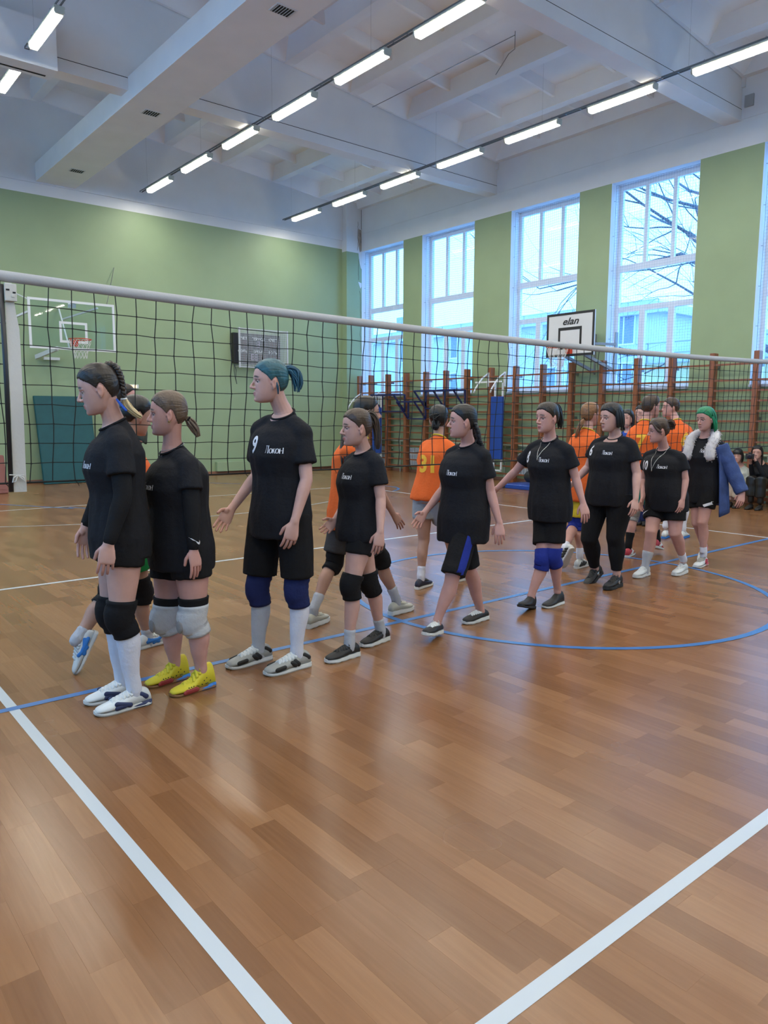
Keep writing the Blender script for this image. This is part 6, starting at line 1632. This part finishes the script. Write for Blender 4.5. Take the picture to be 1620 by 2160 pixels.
def chain(p, drop, w=.058):
    N = p.J['neck']; g = Geo(); pts = []
    f_ = p.fwd_top; la = p.lat_top
    for t in np.linspace(-1, 1, 21):
        y = w * t; zz = N[2] + .012 - drop * (1 - abs(t) ** 1.0); c = V3(N[0], N[1], zz) + la * y
        h = p.sh_bvh.ray_cast(Vector(c + f_ * .5), Vector(-f_))
        pts.append(np.array(h[0]) + f_ * .005 if h[0] and zz < N[2] - .03 else c + f_ * (.075 * (1 - t * t) ** .5 + .004))
    g.tube(pts, .0022, 5); g.ball(pts[10] - p.U * .006, (.005, .005, .011), 8, 6); mkg('pendant_chain', g, M_silver, p.root)
chain(p, .165)

# number 6
p = Person('six', 'number 6 in black with black bobbed hair and long black leggings', 1.66, 1.24, 'fair', hyaw=-16, hpitch=-6, group=G_BLACK, hs=.985)
p.body(palms={'l': -p.L * .8 - p.F * .4, 'r': p.L}, curls={'l': 18, 'r': 12}, smile=.2, brow=(0.02, 0.016, 0.014), lip=(0.33, 0.12, 0.12))
sh = p.shirt(K['black'], .75, .58, seed=7, wk=1.02, dk=1.22, e=.022, belly=.02); p.collar(K['black'], sh); printed(p, sh, '6', 1.235, 1.228, nlat=-.125, llat=.062, nsize=.12)
p.shorts(K['black2'], 1.90, tight=True, name='leggings')
for sd in 'lr':
    p.shoe(sd, M_shoe['black'], M_sole['black'], M_shoe['black'], high=.015, chunky=.014, z=0 if sd == 'l' else None, pitch=0 if sd == 'l' else -24, trim=(M_silver, ((.0, .03, .060, .062), (.012, .02, .048, .072))))
p.hair(HAIR['black'], 'back', .020, 7)
rs_ = random.Random(9); st = None
def curtain(p, m, n, z0, rr_, seed, spread=(70, 290), drop=.07, th=.006, name='loose_hair'):
    rn = random.Random(seed); g = Geo(); st = []
    for i in range(n):
        a = R(spread[0] + (spread[1] - spread[0]) * (i + rn.random()) / n); c, s_ = math.cos(a), math.sin(a)
        q = rn.uniform(.88, 1.05); lay = rn.uniform(.9, 1.06)
        pts = [(-.012 + .035 * c, .030 * s_, .120 * q), (-.012 + .082 * c * lay, .066 * s_ * lay, .095), (-.012 + .110 * c * lay, .088 * s_ * lay, .03), (-.014 + .114 * c * lay, .091 * s_ * lay, -.04), (-.016 + .106 * c * lay, .086 * s_ * lay, z0 * q)]
        if z0 < -.13: pts.insert(4, (-.018 + .112 * c * lay, .088 * s_ * lay, z0 * .6))
        P = cr(p.hw(np.array(pts)), 3); rad = th * p.hs * np.linspace(1.0, .45, len(P)); g.tube(P, rad, 6); st += [rn.random()] * (6 * (len(P) + 4))
    o = mkg(name, g, m, p.root); strand_attr(o, st); return o
curtain(p, HAIR['black'], 110, -.085, None, 9, (82, 278), th=.0105)
g = Geo(); c = p.J['le'] + (p.J['lw'] - p.J['le']) * .3
mk_t = Geo(); ra, rb = p.arm('r', 1.1, 1.3, 4, extra=.0008); mk_t.tube([ra[1] + p.L * rb[1] * .9, ra[2] + p.L * rb[2] * .95], .004, 6); mkg('tattoo', mk_t, K['navy'], p.root)

# number 10
p = Person('ten', 'smiling number 10 in black, tousled brown ponytail, white trainers, one long grey sock', 1.54, 1.16, 'rosy', hyaw=-42, hpitch=-8, group=G_BLACK)
p.body(palms={'l': -p.L * .8 - p.F * .4, 'r': p.L}, curls={'l': 20, 'r': 12}, smile=1.0, brow=(0.05, 0.03, 0.02), lip=(0.38, 0.13, 0.13))
sh = p.shirt(K['black'], .645, .58, seed=8, wk=1.08, dk=1.28, e=.026, belly=.02); p.collar(K['black'], sh); printed(p, sh, '10', 1.075, 1.075, nlat=-.115, llat=.075, nsize=.115)
so = p.shorts(K['black2'], p.uz(.555), e=.020)
p.put('', 0, -.12, .615, M_print, so, name='logo', mesh=swoosh(.085), bvh=p.shorts_bvh)
p.sock('r', K['greysock'], 1.55); p.sock('l', K['white'], 1.80)
for sd in 'lr': p.shoe(sd, M_shoe['white'], M_sole['white'], M_shoe['white'], high=.012, chunky=.012, z=0)
p.hair(HAIR['brown'], 'back', .018, 8, 40)
p.strands(HAIR['brown'], [(-.090, 0, .040), (-.120, 0, .055), (-.140, .005, .025), (-.138, .01, -.015)], [.012, .030, .034, .020], 40, .007, 10, 'ponytail', wav=.002)
p.strands(HAIR['brown'], [(-.085, .02, .075), (-.125, .03, .080), (-.150, .02, .045), (-.125, .0, .012)], [.012, .026, .030, .014], 26, .006, 33, 'tousled_bun', wav=.003)
p.strands(HAIR['brown'], [(.055, .05, .075), (.045, .078, .04), (.020, .088, .0), (-.02, .086, -.012)], [.010, .014, .014, .006], 18, .005, 11, 'loose_lock', wav=.001)
chain(p, .21, .062)

# number 4, green hair and denim jacket
p = Person('green', 'number 4 ending the line, green hair, open blue denim jacket with white fur collar', 1.65, .98, 'rosy', hyaw=-12, hpitch=-12, group=G_BLACK)
p.body(palms={'l': -p.L * .6 - p.F * .6, 'r': p.L}, curls={'l': 18, 'r': 14}, brow=(0.05, 0.04, 0.03), lip=(0.34, 0.15, 0.14))
sh = p.shirt(K['black'], .66, .5, seed=9, wk=1.0, dk=1.08); p.collar(K['black'], sh); printed(p, sh, '4', 1.185, 1.20, nlat=-.085, llat=.062)
so = p.shorts(K['black2'], p.uz(.60), e=.026)
p.put('', 0, .155, .66, M_print, so, name='flash', rot=25, mesh=poly_mesh([(-.045, -.014), (.045, -.010), (.045, .016), (-.045, .012)]), bvh=p.shorts_bvh)
p.sock('l', K['white'], 1.84); p.sock('r', K['white'], 1.84)
for sd in 'lr': p.shoe(sd, M_shoe['white'], M_sole['white'], M_shoe['grey'], heelm=M_shoe['red'], trim=(M_shoe['red'], ((-.03, .02, .045, .06), (0, .04, .035, .05), (-.04, .0, .06, .07))), z=0 if sd == 'l' else None, pitch=0 if sd == 'l' else -30)
p.hair(HAIR['green'], 'back', .014, 9)
curtain(p, HAIR['green'], 60, -.150, None, 12, (95, 265), th=.0085)
p.strands(HAIR['green'], [(-.02, .082, .02), (-.035, .092, -.06), (-.035, .088, -.15)], [.012, .018, .010], 16, .006, 13, 'loose_lock')
# jacket: back and two open fronts as one thick shell, wide sleeves, fur collar
g = Geo(); J = p.J; N = J['neck']; hpz = .62; rows = []
shm = (J['ls'] + J['rs']) / 2; zt = shm[2] + .03
t = np.linspace(R(62), R(298), 34)
outer, inner = [], []
for i in range(11):
    u = i / 10; z = zt - (zt - hpz) * u; w = .205 + .055 * u; d = .150 + .045 * u
    c = V3(shm[0], shm[1], z) + p.L * .02 * u; ho = 0
    ring = []
    for k, a in enumerate(t):
        q = 1 + .05 * math.sin(a * 7 + u * 3) * u
        zz = z - (.05 * u * (1 - abs(k - 16.5) / 16.5) * 0) - (.09 * u * max(0, (8 - min(k, 33 - k)) / 8))
        ring.append(c + p.F * d * math.cos(a) * q + p.L * w * math.sin(a) * q + V3(0, 0, zz - z))
    inn = [q_ * .94 + c * .06 for q_ in ring[::-1]]
    rows.append(np.array(ring + inn))
g.rings(rows); jk = mkg('jacket', g, K['denim'], p.root)
for sd in 'lr':
    g = Geo(); a, r = p.arm(sd, 0, 1.98, 14); rr_ = np.linspace(.085, .066, 14) * (1 + .05 * np.sin(np.arange(14) * 2.2)); g.tube(a, rr_, 18, round_end=False)
    v, f = remesh(g, .010, 3); v = v + 0; mk('jacket_sleeve', v, f, K['denim'], p.root)
rn = random.Random(17); g = Geo()
for sg in (1, -1):
    path = cr(np.array([N - p.F * .085 + p.U * .03, N + p.L * .085 * sg - p.F * .03 + p.U * .028, N + p.L * .125 * sg + p.F * .055 - p.U * .03, N + p.L * .115 * sg + p.F * .105 - p.U * .12, N + p.L * .12 * sg + p.F * .115 - p.U * .20]), 6)
    g.tube(path, np.linspace(.042, .050, len(path)), 12)
    for i in range(2600):
        k = rn.randrange(len(path)); c = path[k] + .01 * V3(rn.gauss(0, 1), rn.gauss(0, 1), rn.gauss(0, 1)); d = nrm([rn.gauss(0, 1), rn.gauss(0, 1), rn.gauss(0, .8)]); b = c + d * .036; tip = b + d * rn.uniform(.006, .016) - p.U * .008
        g.tube([b, (b + tip) / 2 + .002 * d, tip], [.0034, .0024, .0008], 3, round_end=False)
fu = mkg('fur_collar', g, K['fur'], p.root)
# ---------------------------------------------------------------- orange team beyond the net
G_ORANGE = 'players in orange filing past beyond the net'
def orange(key, label, H, g, skin, hem, shz, shm, hair, hyaw=0, hpitch=0, num=None, nz=1.15, seed=1, sl=.6, nsize=.20, smat='orange', **kw):
    p = Person(key, label, H, g, skin, near=False, hyaw=hyaw, hpitch=hpitch, group=G_ORANGE)
    p.body(**kw)
    sh = p.shirt(K[smat], hem, sl, seed=seed, wk=1.08, dk=1.15, e=.026); p.collar(K['yellow'] if smat == 'orange' else K[smat], sh)
    if num: p.put(num, nsize, 0, nz, M_yprint, sh, back=True, sx=.95, bold=.008, name='number')
    p.shorts(shm, p.uz(shz), e=.032)
    return p
p = orange('leader', 'dark-haired orange player behind the braided one, green shorts, black knee pads, foot kicked back', 1.66, 1.0, 'tan', .75, .56, K['green'], None, 10, -14, seed=21, palms={})
p.hair(HAIR['black'], 'short', .020, 21)
for sd in 'lr':
    p.pad(sd, K['black2'], .74, 1.22, bulge=.014, e=.012); p.sock(sd, K['greysock'], 1.80)
    p.shoe(sd, M_shoe['white'], M_sole['white'], M_shoe['white'], trim=(M_sole['blue'], ((-.02, .06, .06, .03), (.02, .08, .03, .055), (-.03, .05, .045, .045))), z=0 if sd == 'l' else None, pitch=0 if sd == 'l' else -62)
p = orange('stride', 'orange player mid-stride behind the fourth in line, long dark hair, charcoal shorts', 1.65, .98, 'tan', .70, .52, K['dgrey'], None, -25, 0, seed=22, palms={'r': p.L * 1.0}, curls={'r': 8})
p.hair(HAIR['dark'], 'back', .016, 22)
J = p.J; hb = p.hw((-.10, 0, -.02))
p.strands(HAIR['dark'], [hb, hb + V3(-.05, 0, -.08), J['neck'] + V3(-.14, -.06, -.08), J['neck'] + V3(-.17, -.10, -.22), J['neck'] + V3(-.17, -.12, -.34)], [.02, .05, .065, .06, .03], 60, .011, 23, 'loose_hair', world=True)
for sd in 'lr':
    p.pad(sd, K['black2'], .72, 1.18, bulge=.014, e=.012); p.sock(sd, K['greysock'], 1.72)
    p.shoe(sd, M_shoe['beige'], M_sole['white'], M_shoe['beige'], chunky=.012, z=0, pitch=0)
p = orange('thirtyone', 'orange player number 31 seen from behind, black windblown ponytail and light grey shorts', 1.62, .98, 'tan', .80, .62, K['grey'], None, 22, -4, '31', 1.12, seed=24)
p.hair(HAIR['black'], 'back', .022, 24)
p.strands(HAIR['black'], [(-.095, 0, .03), (-.13, .03, .03), (-.165, .06, .015), (-.21, .085, .02)], [.02, .035, .03, .008], 34, .008, 25)
p.strands(HAIR['black'], [(-.07, .02, -.01), (-.10, .03, -.06), (-.11, .04, -.10)], [.04, .045, .03], 30, .01, 26, 'loose_hair')
for sd in 'lr': p.sock(sd, K['white'], 1.78); p.shoe(sd, M_shoe['navy'], M_sole['white'], M_shoe['black'], z=0)
p = orange('blond', 'orange player with ginger-blond ponytail, yellow shorts and blue knee pads between numbers 8 and 6', 1.67, .98, 'rosy', .69, .52, K['yellow'], None, -12, 0, seed=27)
p.hair(HAIR['ginger'], 'back', .018, 27)
p.band(K['black2'], (-.115, 0, -.045), (-.9, 0, -.4), .014, .007)
p.strands(HAIR['ginger'], [(-.108, 0, -.04), (-.135, .01, -.08), (-.16, .03, -.15), (-.185, .05, -.26)], [.012, .026, .024, .010], 30, .008, 28)
for sd in 'lr':
    p.pad(sd, K['royal'], .80, 1.22, bulge=.012, e=.012); p.sock(sd, K['white'], 1.84)
    p.shoe(sd, M_shoe['white'], M_sole['white'], M_shoe['white'], trim=(M_sole['black'], ((-.02, .02, .03, .065), (.01, .05, .03, .06), (.04, .08, .03, .05), (-.05, -.02, .03, .06))), z=0 if sd == 'r' else None, pitch=0 if sd == 'r' else -58)
p = orange('darkboy', 'dark-haired boy in orange seen from behind, teal shorts, red shoes', 1.76, 1.0, 'rosy', .80, .60, K['tealc'], None, -40, 0, '7', 1.27, seed=29)
p.hair(HAIR['brown'], 'short', .018, 29)
for sd in 'lr':
    p.pad(sd, K['patch'], .84, 1.2, bulge=.01, e=.010); p.sock(sd, K['black2'], 1.62); p.shoe(sd, M_shoe['red'], M_sole['white'], M_shoe['white'], z=0 if sd == 'l' else .03, pitch=0 if sd == 'l' else -14, trim=(M_sole['white'], ((.0, .05, .03, .055), (.03, .07, .03, .05))))
p = orange('gingerboy', 'sandy-haired boy in orange number 6 seen from behind, turned to his dark-haired teammate', 1.76, 1.02, 'rosy', .82, .60, K['dgrey'], None, 75, 0, '6', 1.25, seed=30, nsize=.26)
p.hair(HAIR['brown'], 'short', .018, 30)
for sd in 'lr': p.sock(sd, K['white'], 1.2); p.shoe(sd, M_shoe['white'], M_sole['blue'], M_shoe['white'], z=0)

# ---------------------------------------------------------------- people further off
def other(key, label, H, g, skin, hem, m, pants, hair, style='back', hyaw=0, hpitch=0, seed=40, long=True, shoe='black', **kw):
    p = Person(key, label, H, g, skin, near=False, hyaw=hyaw, hpitch=hpitch)
    p.body(**kw)
    p.shirt(m, hem, .9 if not long else 1.95, seed=seed, wk=1.06, dk=1.12, e=.026, long_sleeve=long, sl_r=.014, name='jacket' if long else 't_shirt')
    p.shorts(pants, 1.9, e=.016, name='trousers')
    for sd in 'lr': p.shoe(sd, M_shoe[shoe], M_sole['black'], None, z=0 if not p.seated else None)
    p.hair(hair, style, .018, seed)
    return p
p = other('official', 'man in dark clothes by the far wall with a red whistle at his mouth', 1.86, 1.06, 'rosy', .95, K['olive'], K['dgrey'], HAIR['dark'], 'short', 5, -4, 41)
g = Geo(); g.tube([p.hw((.100, 0, -.066)), p.hw((.128, -.004, -.070))], .010, 8); g.ball(p.hw((.132, -.004, -.078)), .014, 10, 7); mkg('whistle', g, M_shoe['red'], p.root)
p = other('bluewoman', 'dark-haired woman in a blue shirt standing behind number 6', 1.63, 1.0, 'fair', .78, K['blue'], K['navy'], HAIR['black'], 'back', -10, 0, 42, long=False)
curtain(p, HAIR['black'], 50, -.16, None, 43, (85, 275), th=.011)
p = other('palewoman', 'dark-haired woman standing behind the boys in orange', 1.70, 1.0, 'fair', .80, K['cream'], K['navy'], HAIR['black'], 'back', -12, 0, 44)
# two seated spectators at the right
p = other('seatwhite', 'seated spectator in a pale jacket and beige trousers, dark fringe, beside the wall bars', 1.6, .95, 'fair', .42, K['cream'], K['beige'], HAIR['black'], 'fringe', 12, -6, 45)
curtain(p, HAIR['black'], 60, -.115, None, 46, (62, 298), th=.011)
p = other('seatblack', 'seated spectator in black with a camera held up to the face, at the right edge', 1.62, .98, 'fair', .42, K['black'], K['leather'], HAIR['black'], 'back', 12, -4, 47, curls={'l': 38, 'r': 38})
curtain(p, HAIR['black'], 60, -.24, None, 48, (75, 285), th=.011)
for sd in 'lr':
    a, r = p.leg(sd, 1.25, 2.0, 8, extra=.016); g = Geo(); g.tube(np.vstack([a, p.J[sd + 'a'] - p.U * .05]), np.append(r, r[-1]), 14); mkg('boot_shaft', g, K['leather'], p.root)
cpos = (p.J['lh'] + p.J['rh']) / 2 + p.F * .03 + p.U * .02
t = thing('camera', tuple(cpos), 'black camera held up by the seated spectator in black', 'camera')
fd = nrm(p.F + V3(0, -.35, 0)); ang = math.atan2(fd[1], fd[0]); t.rotation_euler = (0, 0, ang)
k = MB(); k.box(-.035, .03, -.066, .066, -.045, .045); k.box(-.03, .02, -.025, .025, .045, .068); link('camera_body', bevel(k.mesh('camera_body', M_black), .008, 2), t)
k = MB(); k.tube([(.03, 0, 0), (.06, 0, 0), (.095, 0, 0)], [.036, .038, .034], 16); k.build('lens', M_black, t, smooth=True)
k = MB(); k.tube([(.0952, 0, 0), (.0962, 0, 0)], [.026, .024], 16); k.build('glass', mat('lens_glass', (.02, .02, .04), .05), t)
bpy.data.scenes.remove(TMP)
